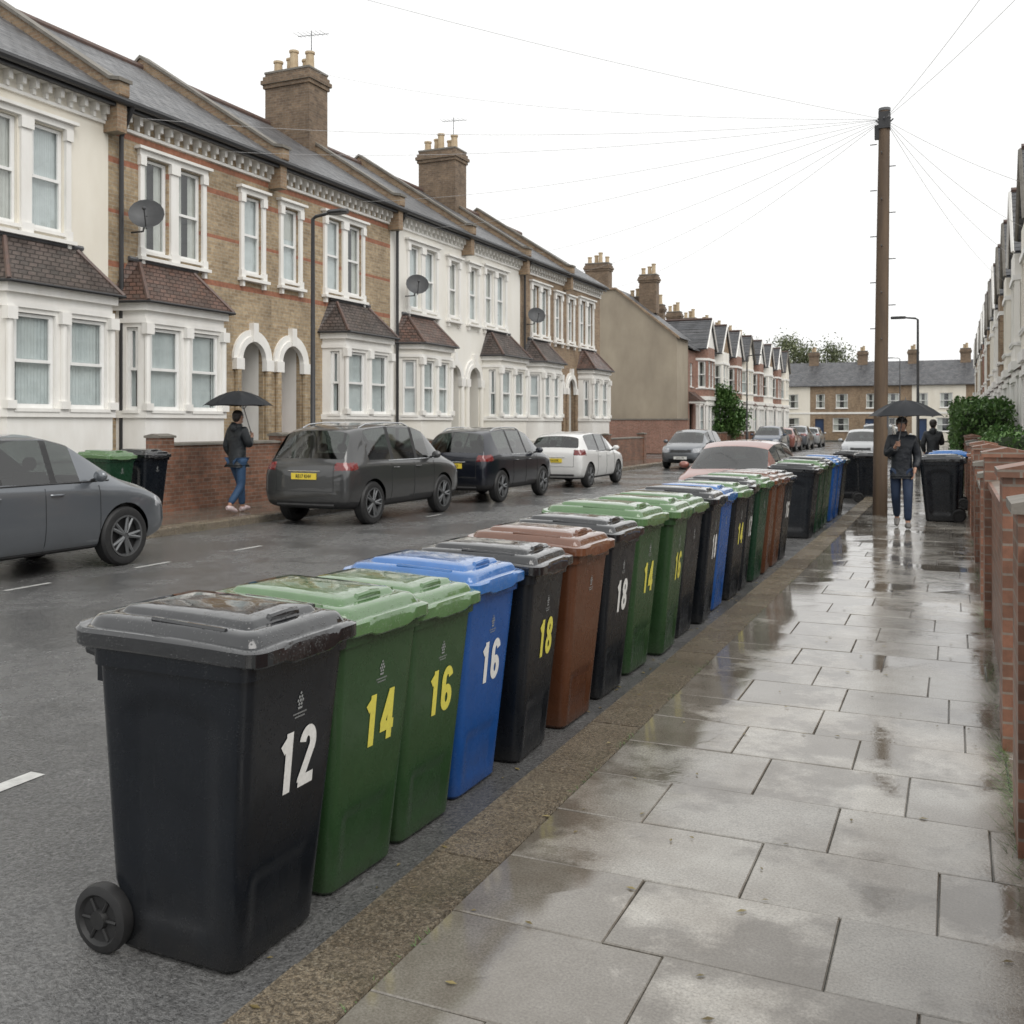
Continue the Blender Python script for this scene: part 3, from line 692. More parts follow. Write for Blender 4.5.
GL={'1':[[(.34,0),(.34,1.0)],[(.36,.90),(.10,.74)]],
    '2':[arc(.30,.71,.20,.20,170,-25,14)+[(.10,.10),(.10,.09)],[(.02,.09),(.58,.09)]],
    '4':[[(.44,0),(.44,1.0)],[(.42,.93),(.09,.32)],[(.0,.28),(.62,.28)]],
    '6':[arc(.31,.29,.20,.205,0,360,22),arc(.31,.70,.20,.21,15,180,12)+[(.11,.30)]],
    '8':[arc(.31,.27,.205,.185,0,360,22),arc(.31,.72,.185,.185,0,360,22)]}
def num_geo(s,mt,H=.19,wst=.088):
    mb=MB(); q_=.78; x0=-len(s)*.62*H/2*q_; zz=0
    for ch in s:
        for st in GL[ch]:
            pts=[Vector((p[0]*q_*H,(p[1]-.5)*H,0)) for p in st]; L=[];Rr=[]
            closed=(pts[0]-pts[-1]).length<1e-4
            for i,p in enumerate(pts):
                if closed: t=(pts[(i+1)%len(pts) if i<len(pts)-1 else 1]-pts[i-1 if i>0 else -2])
                else: t=pts[min(i+1,len(pts)-1)]-pts[max(i-1,0)]
                t.normalize(); n=Vector((-t.y,t.x,0))*wst*H*(1.08)
                L.append(p+n); Rr.append(p-n)
            zz+=.00025
            vs=[(q.x+x0,q.y,zz) for q in L+Rr]; n_=len(pts)
            mb.add(vs,[[i,i+1,n_+i+1,n_+i] for i in range(n_-1)],mt)
        x0+=.66*H*q_+ .06*H
    return mb.mesh('house_number')
numc={}
def num_mesh(s,mt):
    if (s,mt) not in numc: numc[(s,mt)]=num_geo(s,mt)
    return numc[(s,mt)]
cm=MB()
def disc(cx,cy,r,n=10): cm.face([(cx+r*math.cos(6.2832*k/n),cy+r*math.sin(6.2832*k/n),0) for k in range(n)],'crest')
for i in range(6): a=i*math.pi/3; disc(.013*math.cos(a),.013*math.sin(a)+.006,.005)
disc(0,.006,.0055); disc(0,.029,.0045)
cm.face([(-.014,-.014,0),(.014,-.014,0),(.010,-.021,0),(-.010,-.021,0)],'crest')
for k,wd in enumerate((.07,.05)):
    x=-wd/2
    while x<wd/2: cm.face([(x,-.036-k*.011,0),(x+.004,-.036-k*.011,0),(x+.004,-.031-k*.011,0),(x,-.031-k*.011,0)],'crest'); x+=.0062
crest=cm.mesh('bin_emblem')
ta=math.atan(.0975/.9)
def onfront(o,z,y=0):
    x=.2175+(z-.03)*(.0975/.9)+.0022
    o.matrix_local=Matrix(((0,math.sin(ta),math.cos(ta),x),(1,0,0,y),(0,math.cos(ta),-math.sin(ta),z),(0,0,0,1)))
def make_bin(x,y,body,lid,num=None,nc='numy',rot=0,sc=1,label=None,zz=RZ,group='wheelie bins lined along the kerb',ZB=1.085):
    cn={'black':'black','grey':'dark grey','green':'green','dgreen':'dark green','blue':'blue','brown':'brown'}[body]
    lab=label or ('%s plastic wheelie bin %sby the wet kerb'%(cn,('numbered %s '%num) if num else ''))
    rt=root('wheelie_bin',(x,y,zz),lab,'bin',group,rot); rt.scale=(sc,sc,sc*ZB)
    b=obj('bin_body',bm_body,rt); b.material_slots[0].link='OBJECT'; b.material_slots[0].material=BC[body]
    l=obj('lid',bm_lid,rt); l.material_slots[0].link='OBJECT'; l.material_slots[0].material=BC[lid if lid!='dgreen' else 'lgreen']
    for s in(-1,1): w_=obj('wheel',bm_wheel,rt,(-.30,s*.25,.112/ZB),(0,0,0 if s<0 else math.pi)); w_.scale=(1,1,1/ZB)
    if num: n=obj('house_number',num_mesh(num,nc),rt); onfront(n,.585,.02)
    n2=obj('emblem',crest,rt); onfront(n2,.765,.02)
    return rt
BX=-2.345
bins=[(2.79,'black','grey','12','numw'),(3.37,'green','lgreen','14','numy'),(3.88,'green','lgreen','16','numy'),(4.42,'blue','lblue','16','numw'),(5.00,'black','grey','18','numy'),
(5.66,'brown','lbrown',None,0),(6.34,'black','grey','18','numw'),(7.02,'green','lgreen','14','numy'),(7.70,'green','lgreen','16','numy'),(8.36,'black','lgreen',None,0),(9.02,'black','grey','18','numw'),
(9.68,'blue','lblue',None,0),(10.34,'black','lgreen','14','numy'),(10.98,'black','grey','12','numw'),(11.62,'dgreen','lgreen',None,0),(12.26,'brown','lbrown',None,0),(12.9,'brown','lbrown',None,0),(13.55,'black','grey','16','numw'),
(16.3,'black','grey',None,0),(17.1,'dgreen','dgreen',None,0),(17.8,'dgreen','grey',None,0),(18.5,'green','lgreen',None,0),(19.2,'blue','lblue',None,0),(19.9,'blue','lblue',None,0),(20.7,'black','grey',None,0)]
br=random.Random(4)
for i,(y,b,l,n,c) in enumerate(bins):
    make_bin(BX+(br.uniform(-.03,.03) if i else 0)+(.03 if i>4 else 0),y,b,l,n,c,rot=R(br.uniform(-3.5,3.5)) if i else R(0),sc={0:1.02,2:.97,3:.99}.get(i,1.0) if i<6 else br.uniform(1.0,1.05),ZB=1.085 if i<5 else 1.11)
make_bin(-1.75,24.3,'black','grey',rot=.15); make_bin(-2.3,25.5,'black','grey')
make_bin(-.24,18.6,'black','grey',rot=math.pi,zz=0,label='black wheelie bin standing against the garden wall',group='wheelie bins on the pavement')
make_bin(-.15,21.4,'black','lblue',rot=math.pi,zz=0,label='black wheelie bin with blue lid against the garden wall',group='wheelie bins on the pavement')
make_bin(.95,14.2,'black','lblue',rot=math.pi,zz=0,sc=1.15,label='bin with blue lid behind the brick garden wall',group='wheelie bins on the pavement')
make_bin(-13.0,12.5,'dgreen','dgreen',zz=0,sc=1.07,label='dark green wheelie bin on the far pavement',group='wheelie bins on the pavement')
make_bin(-13.0,13.3,'black','grey',zz=0,sc=1.07,label='black wheelie bin beside the far garden wall',group='wheelie bins on the pavement')
# ------------------------------------------------------------ cars
def paint(name,c,met=.4):
    m,nt,bs=new_mat(name); v=coords(nt)
    bs.inputs['Metallic'].default_value=met; bs.inputs['Roughness'].default_value=.28; bs.inputs['Coat Weight'].default_value=1; bs.inputs['Coat Roughness'].default_value=.02
    sp=nt.nodes.new('ShaderNodeSeparateXYZ'); nt.links.new(v,sp.inputs[0])
    d=mth(nt,'MULTIPLY',ramp(nt,sp.outputs[2],[(.2,1.0),(.7,.06)]),noise(nt,v,6,5))
    nt.links.new(mixc(nt,mth(nt,'MULTIPLY',d,.5),c,(.06,.055,.045)),bs.inputs['Base Color'])
    vo=N(nt,'ShaderNodeTexVoronoi',Scale=60.0); nt.links.new(v,vo.inputs['Vector'])
    bump(nt,bs,ramp(nt,vo.outputs['Distance'],[(.0,1.0),(.25,0.0)]),.12,.003); return m
P_grey=paint('neutral grey car paint',(.14,.153,.17),.5); P_suv=paint('gunmetal car paint',(.058,.059,.06)); P_black=paint('dark navy car paint',(.008,.011,.02)); P_white=paint('white car paint',(.74,.74,.73),0); P_red=paint('faded red car paint',(.27,.10,.075),.2); P_sil=paint('silver car paint',(.42,.43,.44),.5); P_blue=paint('dark blue car paint',(.03,.05,.09))
M['trim']=mat('black car trim',(.015,.015,.016),(.025,.025,.026),15,.5); M['tail']=mat('tail lamp red',(.20,.008,.008),(.10,.006,.006),30,rough=.15,coat=1); M['head']=mat('headlamp lens',(.5,.52,.54),(.2,.2,.22),20,.08,coat=1)
M['alloy']=mat('alloy wheel',(.17,.175,.18),rough=.35,metal=.7); M['chrome']=mat('brushed chrome trim',(.55,.56,.57),rough=.2,metal=1); M['plateY']=mat('yellow number plate',(.75,.58,.06),rough=.35); M['plateW']=mat('white number plate',(.75,.75,.72),rough=.35); M['plateT']=mat('plate lettering',(.015,.015,.015),rough=.5)
M['seat']=mat('car interior fabric',(.02,.02,.022),(.035,.035,.035),20,.8)
def wheel_car(r):
    n=36; t=MB(); w=.11
    pr=[(-w*.9,r*.68),(-w,r*.8),(-w*.92,r*.93),(-w*.6,r),(w*.6,r),(w*.92,r*.93),(w,r*.8),(w*.9,r*.68),(0,r*.6)]
    t.loft([[(x,q*math.cos(2*math.pi*k/n),q*math.sin(2*math.pi*k/n)) for k in range(n)] for x,q in pr]+[[(-w*.9,r*.68*math.cos(2*math.pi*k/n),r*.68*math.sin(2*math.pi*k/n)) for k in range(n)]],'rubber',False,False)
    a=MB()
    a.loft([[(x,q*math.cos(2*math.pi*k/n),q*math.sin(2*math.pi*k/n)) for k in range(n)] for x,q in ((w*.2,0.01),(w*.2,r*.6),(w*.95,r*.66),(w*.98,r*.7),(w*.9,r*.71))],'trim',False,False)
    a.loft([[(x,q*math.cos(2*math.pi*k/n),q*math.sin(2*math.pi*k/n)) for k in range(n)] for x,q in ((w*.5,r*.61),(w*.98,r*.64),(w*1.0,r*.70),(w*.85,r*.71))],'alloy',False,False)
    for k in range(5):
        ang=k*2*math.pi/5
        for d in (-.17,.17):
            c,s=math.cos(ang+d),math.sin(ang+d); c0,s0=math.cos(ang),math.sin(ang)
            a.tube([(w*.72,r*.1*c0,r*.1*s0),(w*.8,r*.66*c,r*.66*s)],[.03,.02],'alloy',6)
    a.cyl((w*.3,0,0),(w*.85,0,0),r*.16,'alloy',n=14)
    return t.mesh('tyre',True,35),a.mesh('rim',True,35)
def car_model(st,L,wy,wrad,pnt,label,cladding=False,taily=(.82,1.02),heady=(.62,.78),platez=.72,rearplate='AK15 LVN',ZS=1.0,rails=False):
    st=[(a,b*ZS,c*ZS,d*ZS,e,f,g) for a,b,c,d,e,f,g in st]; wrad*=ZS; taily=[q*ZS for q in taily]; heady=[q*ZS for q in heady]; platez*=ZS
    mats=[pnt,M['carglass'],M['carglass'],M['carglass'],M['carglass'],M['trim'],M['tail'],M['head']]
    bm=bmesh.new(); cl=bm.edges.layers.float.new('crease_edge'); rings=[]
    for (y,zb,zs,zt,w,wr,fl) in st:
        cab=zt-zs>.2
        hf=[(0,zb),(w*.8,zb),(w*.96,zb+.06),(w,zb+(zs-zb)*.42),(w*.99,zs-.09),(w*.955,zs),(wr,zt-.07 if cab else zt-.02),(wr*.62,zt-.014),(0,zt)]
        ring=[bm.verts.new((x,y-L/2,z)) for x,z in hf]+[bm.verts.new((-x,y-L/2,z)) for x,z in hf[-2:0:-1]]
        rings.append(ring)
    n=16
    for i in range(len(rings)-1):
        fl=st[i][6]
        for k in range(n):
            f=bm.faces.new([rings[i][k],rings[i][(k+1)%n],rings[i+1][(k+1)%n],rings[i+1][k]])
            kk=k if k<8 else 15-k; mi=0
            if fl=='S' and kk==5: mi=3 if k<8 else 4
            if fl=='W' and kk in (6,7): mi=1
            if fl=='R' and kk in (6,7): mi=2
            if fl=='P' and kk==5: mi=5
            f.material_index=mi
        for k in (5,11):
            e=bm.edges.get([rings[i][k],rings[i+1][k]])
            if e: e[cl]=.7
        for k in (4,12,3,13):
            e=bm.edges.get([rings[i][k],rings[i+1][k]])
            if e: e[cl]=.4
        for k in (6,10):
            e=bm.edges.get([rings[i][k],rings[i+1][k]])
            if e: e[cl]=.35
    bm.faces.new(rings[0][::-1]); bm.faces.new(rings[-1])
    for e in bm.edges:
        mi={f.material_index for f in e.link_faces}
        if len(mi)>1: e[cl]=.88
    bmesh.ops.recalc_face_normals(bm,faces=bm.faces)
    me=bpy.data.meshes.new('shell'); bm.to_mesh(me); bm.free()
    for q in mats: me.materials.append(q)
    ob=bpy.data.objects.new('shell',me); coll.objects.link(ob); s=ob.modifiers.new('s','SUBSURF'); s.levels=3; s.render_levels=3
    cu=MB(); W=max(q[4] for q in st)
    for yy in wy:
        for sg in(-1,1): cu.cyl((sg*(W-.27),yy-L/2,wrad),(sg*(W+.2),yy-L/2,wrad),wrad+.05,'trim',n=32)
    cob=cu.build('cutter'); bo=ob.modifiers.new('b','BOOLEAN'); bo.operation='DIFFERENCE'; bo.object=cob; bo.solver='EXACT'
    try: bo.material_mode='TRANSFER'
    except Exception: pass
    dg=bpy.context.evaluated_depsgraph_get(); dg.update()
    me2=bpy.data.meshes.new_from_object(ob.evaluated_get(dg)); bpy.data.objects.remove(ob); bpy.data.objects.remove(cob)
    bm=bmesh.new(); bm.from_mesh(me2); bvh=BVHTree.FromBMesh(bm)
    H=L/2
    for f in bm.faces:
        c=f.calc_center_median(); mi=f.material_index; nm=f.normal
        if mi>=5: f.material_index=5; continue
        if mi!=0: continue
        if c.y<-H+.36 and taily[0]<c.z<taily[1] and abs(c.x)>W*.68: f.material_index=6
        elif c.y>H-.5 and heady[0]<c.z<heady[1]+.04*(abs(c.x)-.5) and abs(c.x)>W*.55 and c.y>H-.15-.5*(abs(c.x)-W*.5): f.material_index=7
        elif c.y>H-.35 and abs(c.x)<W*.48 and heady[0]+.0<c.z<heady[1]-.06 and nm.z<.8: f.material_index=5
        elif c.y>H-.3 and abs(c.x)<W*.55 and .3<c.z<.42: f.material_index=5
        elif cladding and (c.z<.40*ZS): f.material_index=5
        elif c.z<.27*ZS: f.material_index=5
    names={0:'car_body',1:'windscreen',2:'rear_window',3:'side_window',4:'side_window',6:'tail_light',7:'headlight'}
    groups={}
    bm.verts.index_update()
    for f in bm.faces:
        mi=f.material_index; c=f.calc_center_median()
        key=(0 if mi in(0,5) else mi, (c.x>0) if mi in (6,7) else 0); groups.setdefault(key,[]).append(f)
    rt=root('parked_car',(0,0,0),label,'car','cars parked along the street')
    for key,fs in groups.items():
        vi={}; vs=[]; ff=[]; mm=[]
        for f in fs:
            idx=[]
            for v in f.verts:
                if v.index not in vi: vi[v.index]=len(vs); vs.append(tuple(v.co))
                idx.append(vi[v.index])
            ff.append(idx); mm.append(f.material_index)
        m3=bpy.data.meshes.new(names[key[0]]); m3.from_pydata(vs,[],ff)
        for q in mats: m3.materials.append(q)
        m3.polygons.foreach_set('material_index',mm); m3.polygons.foreach_set('use_smooth',[True]*len(ff)); m3.set_sharp_from_angle(angle=R(38)); m3.update()
        obj(names[key[0]],m3,rt)
    bm.free()
    def hit(y,z,sg,off=.003):
        h=bvh.ray_cast(Vector((sg*3,y,z)),Vector((-sg,0,0))); return (h[0]+h[1]*off) if h[0] else Vector((sg*W,y,z))
    def surf(x,z,sg):
        h=bvh.ray_cast(Vector((x,sg*5,z)),Vector((0,-sg,0))); return h[0].y if h[0] else sg*H
    dt=MB()
    zs=[q[2] for q in st]; zbelt=max(zs[5:8])-.06
    seams=[wy[0]+.62-H,(wy[0]+wy[1])/2+.12-H,wy[1]-.42-H]
    for sg in(-1,1):
        for k,yy in enumerate(seams): dt.tube([hit(yy+(.12*sst(.5,.3,zz) if k==2 else 0),zz,sg) for zz in [.3+(zbelt-.3)*j/8 for j in range(9)]],.004,'trim',5)
        dt.tube([hit(yy,.3,sg) for yy in [seams[0]+(seams[2]-seams[0])*j/8 for j in range(9)]],.004,'trim',5)
        dt.tube([hit(yy,zbelt+.05,sg,.006) for yy in [seams[0]-.1+(seams[2]-seams[0]+.3)*j/8 for j in range(9)]],.009,'chrome' if rails else 'trim',5)
        dt.tube([(sg*.60,surf(sg*.60,zz,-1)-.002,zz) for zz in [.56*ZS+(taily[1]-.56*ZS)*j/8 for j in range(9)]],.004,'trim',5)
    dt.tube([(xx,surf(xx,.56*ZS,-1)-.002,.56*ZS) for xx in [-.6+.15*j for j in range(9)]],.004,'trim',5)
    dt.tube([(xx,surf(xx,.34*ZS,-1)-.004,.34*ZS) for xx in [-.6+.15*j for j in range(9)]],.03,'trim',6)
    pz=platez+.09; dt.tube([(xx,surf(xx,pz,-1)-.006,pz) for xx in [-.34+.085*j for j in range(9)]],.011,'chrome',6)
    dt.build('body_trim',rt)
    it=MB(); cabs=[q for q in st if q[3]-q[2]>.2*ZS]; c0=cabs[0][0]-H; c1=cabs[-1][0]-H; zf=cabs[2][2]
    it.box(-W*.78,W*.78,c0+.1,c1+.35,zf-.5,zf-.10,'seat')
    for yy,xs in ((c0+.75,(-.42,0,.42)),(c1-.35,(-.4,.4))):
        for x in xs:
            it.box(x-.2,x+.2,yy-.07,yy+.07,zf-.1,zf+.12,'seat'); it.ell((x,yy,zf+.22),(.11,.05,.09),'seat',10,6)
    it.build('interior',rt)
    if rails:
        rl=MB()
        for sg in(-1,1):
            x=sg*.60; ys=[c0+.35+(c1-c0-.75)*j/8 for j in range(9)]
            def top(x,y):
                h=bvh.ray_cast(Vector((x,y,5)),Vector((0,0,-1))); return h[0].z if h[0] else 1.6
            pts=[(x,ys[0],top(x,ys[0]))]+[(x,yy,top(x,yy)+.045) for yy in ys[1:-1]]+[(x,ys[-1],top(x,ys[-1]))]
            rl.tube(pts,.015,'chrome',6)
        rl.build('roof_rail',rt)
    for sg in(-1,1):
        for yy in (seams[0]+.16,seams[1]+.16):
            h=hit(yy,zbelt-.08,sg,.02); o=MB(); o.tube([(h.x-sg*.02,h.y-.09,h.z),(h.x,h.y-.07,h.z),(h.x,h.y+.07,h.z),(h.x-sg*.02,h.y+.09,h.z)],.013,pnt,6); o.build('door_handle',rt,True)
        fy=seams[2]-.08; h=hit(fy,zbelt+.04,sg,0); o=MB(); o.ell((h.x+sg*.13,fy,zbelt+.12),(.1,.06,.075),pnt,14,8); o.cyl((h.x-sg*.02,fy,zbelt+.06),(h.x+sg*.08,fy,zbelt+.09),.02,'trim',n=8)
        o.build('wing_mirror',rt,True)
    ty,ri=wheel_car(wrad)
    for yy in wy:
        for sg in(-1,1):
            wo=obj('wheel',ty,rt,(sg*(W-.115),yy-H,wrad),(0,0,0 if sg>0 else math.pi)); obj('rim',ri,wo)
    y=min(surf(0,platez-.05,-1),surf(0,platez+.05,-1),surf(.25,platez,-1)); o=MB(); o.box(-.26,.26,y-.02,y+.05,platez-.055,platez+.055,'plateY'); o=o.build('number_plate',rt)
    t=text_mesh(rearplate,.088,'plateT',.85,.02,.001); obj('plate_lettering',t,o,(0,y-.022,platez-.002),(R(90),0,0))
    y=max(surf(0,.42,1),surf(.25,.45,1),surf(0,.5,1)); o=MB(); o.box(-.26,.26,y-.05,y+.02,.40,.51,'plateW'); o=o.build('number_plate',rt)
    obj('plate_lettering',t,o,(0,y+.022,.453),(R(90),0,math.pi))
    return rt
hatch=car_model([(0,.42,.74,.90,.70,.58,''),(.05,.3,.84,.98,.82,.68,''),(.10,.25,.93,1.06,.85,.72,'R'),(.33,.22,.99,1.37,.865,.64,''),(.55,.2,.99,1.45,.87,.64,'S'),(1.42,.2,.96,1.485,.88,.645,'P'),(1.49,.2,.96,1.485,.88,.645,'S'),(2.15,.2,.93,1.47,.88,.64,'P'),(2.22,.2,.93,1.465,.88,.64,'S'),(2.6,.2,.91,1.38,.88,.61,'W'),(3.3,.2,.89,.97,.87,.72,''),(3.72,.22,.82,.89,.85,.66,''),(4.0,.26,.70,.78,.78,.56,''),(4.1,.4,.55,.64,.64,.45,'')],
  4.1,(.70,3.25),.32,P_white,'white hatchback parked at the wet kerb',rearplate='LD14 UYK',ZS=1.07,taily=(.86,1.0))
suvst=[(0,.45,.80,.92,.74,.64,''),(.05,.33,.88,1.02,.87,.74,''),(.12,.28,.97,1.08,.90,.76,'R'),(.44,.25,1.03,1.54,.91,.68,''),(.72,.25,1.04,1.62,.92,.70,'S'),(1.5,.25,1.03,1.66,.92,.705,'P'),(1.58,.25,1.03,1.66,.92,.705,'S'),(2.4,.25,1.01,1.65,.92,.70,'P'),(2.48,.25,1.01,1.65,.92,.70,'S'),(2.95,.25,1.0,1.57,.92,.68,'W'),(3.58,.25,.98,1.09,.91,.77,''),(4.05,.27,.92,1.0,.89,.72,''),(4.38,.3,.78,.87,.82,.62,''),(4.5,.45,.62,.70,.66,.5,'')]
suv=car_model(suvst,4.5,(.85,3.52),.35,P_suv,'grey sport utility car parked at the far kerb',cladding=True,taily=(.90,1.02),heady=(.70,.86),platez=.80,rearplate='RE17 KHV',ZS=1.1,rails=True)
suv2=car_model([(a*.93,b,c,d*(1 if d<1.3 else .985),e*(1 if a>.2 else .95),f*(.90 if d>1.3 else 1),g) for a,b,c,d,e,f,g in suvst],4.185,(.8,3.28),.35,P_black,'dark navy sport utility car parked at the far kerb',cladding=True,taily=(.90,1.03),heady=(.70,.86),platez=.80,rearplate='HV12 PDO',ZS=1.06,rails=True)
sedan=car_model([(0,.42,.72,.84,.68,.58,''),(.05,.3,.84,.95,.82,.68,''),(.3,.24,.92,1.02,.87,.72,''),(.62,.22,.94,1.04,.88,.72,'R'),(1.2,.22,.95,1.38,.89,.61,'S'),(1.75,.2,.94,1.44,.89,.63,'P'),(1.82,.2,.94,1.445,.89,.63,'S'),(2.5,.2,.92,1.44,.89,.63,'P'),(2.57,.2,.92,1.435,.89,.63,'S'),(2.92,.2,.91,1.37,.89,.61,'W'),(3.6,.2,.87,.96,.88,.72,''),(4.05,.22,.80,.87,.86,.68,''),(4.4,.26,.67,.75,.78,.58,''),(4.52,.4,.54,.61,.62,.45,'')],
  4.52,(.92,3.62),.32,P_grey,'slate grey saloon car parked at the far kerb',rearplate='KN08 FZD',ZS=1.17)
sedan.location=(-10.5,5.95+2.26,RZ)
suv.location=(-10.42,14.5+2.2,RZ)
hatch.location=(-10.3,26.0+2.05,RZ)
suv2.location=(-10.4,20.0+2.1,RZ)
c=dup(hatch,(-3.78,17.3+2.1,RZ),math.pi,'faded red hatchback parked facing along the bins',{P_white:P_red}); c.scale=(1,1,.94)
dup(hatch,(-9.9,38.5+2.1,RZ),math.pi,'blue-grey hatchback parked facing up the street',{P_white:P_grey})
for (m_,x,y,r,pp,lab) in ((hatch,-3.7,47,math.pi,P_sil,'silver hatchback parked on the near side'),(sedan,-10.3,62,math.pi,P_blue,'dark blue saloon parked in the distance'),(hatch,-10.3,68,0,P_red,'red hatchback parked in the distance'),(sedan,-10.3,74,0,P_grey,'grey saloon parked in the distance'),(hatch,-10.3,81,0,P_sil,'silver hatchback parked in the distance'),(suv,-3.7,56,math.pi,P_black,'dark car parked in the distance'),(sedan,-3.7,63,math.pi,P_sil,'silver saloon parked in the distance'),(hatch,-3.7,72,0,P_white,'white hatchback parked in the distance')):
    op={hatch:P_white,sedan:P_grey,suv:P_suv}[m_]; dup(m_,(x,y,RZ),r,lab,{op:pp} if op!=pp else None)
# ------------------------------------------------------------ pole, lamps, wires
M['wood']=mat('weathered pole timber',(.15,.10,.06),(.08,.055,.038),3,.7,bmp=.5,bscale=30,stretch=(3,3,.3))
px,py=-1.25,19.3
rt=root('telegraph_pole',(px,py,0),'tall brown timber telegraph pole standing at the pavement edge','telegraph pole')
mb=MB(); mb.tube([(0,0,-.1),(.02,0,2.5),(.05,0,5),(.08,0,7.35)],[.13,.12,.11,.095],'wood',14); mb.build('pole',rt,True)
mb=MB(); mb.box(-.02,.18,-.11,.11,7.02,7.32,'black'); mb.cyl((.08,0,7.35),(.08,0,7.4),.105,'leadm'); mb.box(-.09,.0,-.05,.05,6.85,7.1,'black')
for k in range(8): a=k*.785; mb.tube([(.08+.1*math.cos(a),.1*math.sin(a),7.15),(.08+.15*math.cos(a),.15*math.sin(a),7.2)],.015,'leadm',5)
mb.build('cable_fitting',rt)
mb=MB()
for k in range(9): s=1 if k%2 else -1; zz=3.2+k*.42; mb.cyl((.04,s*.1,zz),(.04,s*.24,zz),.01,'leadm',n=6); mb.cyl((.05+s*.1,0,zz+.2),(.05+s*.22,0,zz+.2),.01,'leadm',n=6)
mb.build('climbing_step',rt)
mb=MB(); mb.box(.11,.15,-.05,.05,1.6,1.85,'leadm'); mb.build('pole_plate',rt)
top=Vector((px+.08,py,7.2)); M['wire']=mat('overhead cable',(.5,.5,.51),rough=.6)
tg=[(-14.9,14.8,7.7),(-14.9,17.5,7.7),(-14.9,23,7.7),(-14.9,27,7.7),(-14.9,33,7.7),(-14.9,38,7.7),(-14.9,43,7.7),(-18,6,11),(1.9,24,6.6),(1.9,29,6.6),(1.9,34,6.6),(1.9,40,6.6),(2.4,9,8.4),(2.4,13,8.4),(-18.5,25.2,12.6)]
for i,t in enumerate(tg):
    t=Vector(t); pts=[]
    for k in range(17): f=k/16; p=top.lerp(t,f); p.z-=4*f*(1-f)*((t-top).length*.022); pts.append(p)
    mb=MB(); o0=pts[0]; mb.tube([p-o0 for p in pts],.004,'wire',5); o=mb.build('overhead_wire',loc=o0); tag(o,'thin telephone wire strung from the timber pole to a house','wire','overhead wires')
def lamp(x,y,h,arm,lab):
    rt=root('street_lamp',(x,y,0),lab,'street lamp','street lamps'); mb=MB(); mb.tube([(0,0,-.05),(0,0,1.1),(0,0,1.15),(0,0,h-.05),(arm*.1,0,h),(arm*.55,0,h+.04)],[.09,.09,.055,.04,.035,.03],'black',10); mb.build('post',rt,True)
    mb=MB(); mb.loft([[(arm*a_,b*wd,h+.04+c) for b,c in ((-1,0),(-.7,.05),(.7,.05),(1,0),(.8,-.035),(-.8,-.035))] for a_,wd in ((.5,.05),(.62,.13),(1.0,.13),(1.12,.05))],'black'); mb.build('lamp_head',rt)
lamp(-12.0,16.95,5.9,.75,'black street lamp post on the far pavement'); lamp(-1.2,38,5.4,-.8,'slim street lamp on the pavement'); lamp(-5,106,8.2,-1.2,'street lamp at the end of the street'); lamp(-12.1,64,6,.8,'black street lamp beside distant houses')
# ------------------------------------------------------------ foliage
def leafm(name,a,b):
    m,nt,bs=new_mat(name); g=nt.nodes.new('ShaderNodeNewGeometry'); nt.links.new(mixc(nt,g.outputs['Random Per Island'],a,b),bs.inputs['Base Color']); bs.inputs['Roughness'].default_value=.45; return m
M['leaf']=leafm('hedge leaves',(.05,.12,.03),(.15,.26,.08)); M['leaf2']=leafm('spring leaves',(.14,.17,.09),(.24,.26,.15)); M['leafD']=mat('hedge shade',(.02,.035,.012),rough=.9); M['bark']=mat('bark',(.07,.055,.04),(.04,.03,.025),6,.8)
def leaves(mb,n,fn,size,mt,rnd):
    for _ in range(n):
        p=Vector(fn()); a=Vector((rnd.gauss(0,1),rnd.gauss(0,1),rnd.gauss(0,1))).normalized(); b=a.cross(Vector((rnd.random(),rnd.random(),1))).normalized(); s=size*rnd.uniform(.6,1.3)
        mb.face([p-a*s,p+b*s*.5,p+a*s,p-b*s*.5],mt)
def hedge(x0,x1,y0,y1,h,lab,n=6000,size=.05):
    rt=root('hedge',((x0+x1)/2,(y0+y1)/2,0),lab,'hedge'); a,b=(x1-x0)/2,(y1-y0)/2; rnd=random.Random(8)
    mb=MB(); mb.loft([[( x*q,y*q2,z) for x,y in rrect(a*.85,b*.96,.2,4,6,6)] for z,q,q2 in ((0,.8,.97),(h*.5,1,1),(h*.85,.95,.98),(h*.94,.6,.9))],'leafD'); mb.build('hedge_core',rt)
    def f():
        k=rnd.random(); y=rnd.uniform(-b,b); bl=.12*math.sin(y*3)+.1*math.sin(y*7.3+1); 
        if k<.55: return ((-1 if rnd.random()<.8 else 1)*(a+bl*.5)-rnd.gauss(0,.05),y,rnd.uniform(0,h+bl-.1))
        if k<.85: return (rnd.uniform(-a,a),y,h+bl-abs(rnd.gauss(0,.08)))
        return (rnd.uniform(-a,a),-b+rnd.gauss(0,.08),rnd.uniform(0,h))
    mb=MB(); leaves(mb,n,f,size,'leaf',rnd); mb.build('foliage',rt)
hedge(.0,1.4,29,39,2.25,'dense green hedge behind the garden walls',10000,.065)
hedge(.6,1.5,20.5,23.2,1.5,'small clipped green hedge in a front garden',2500)
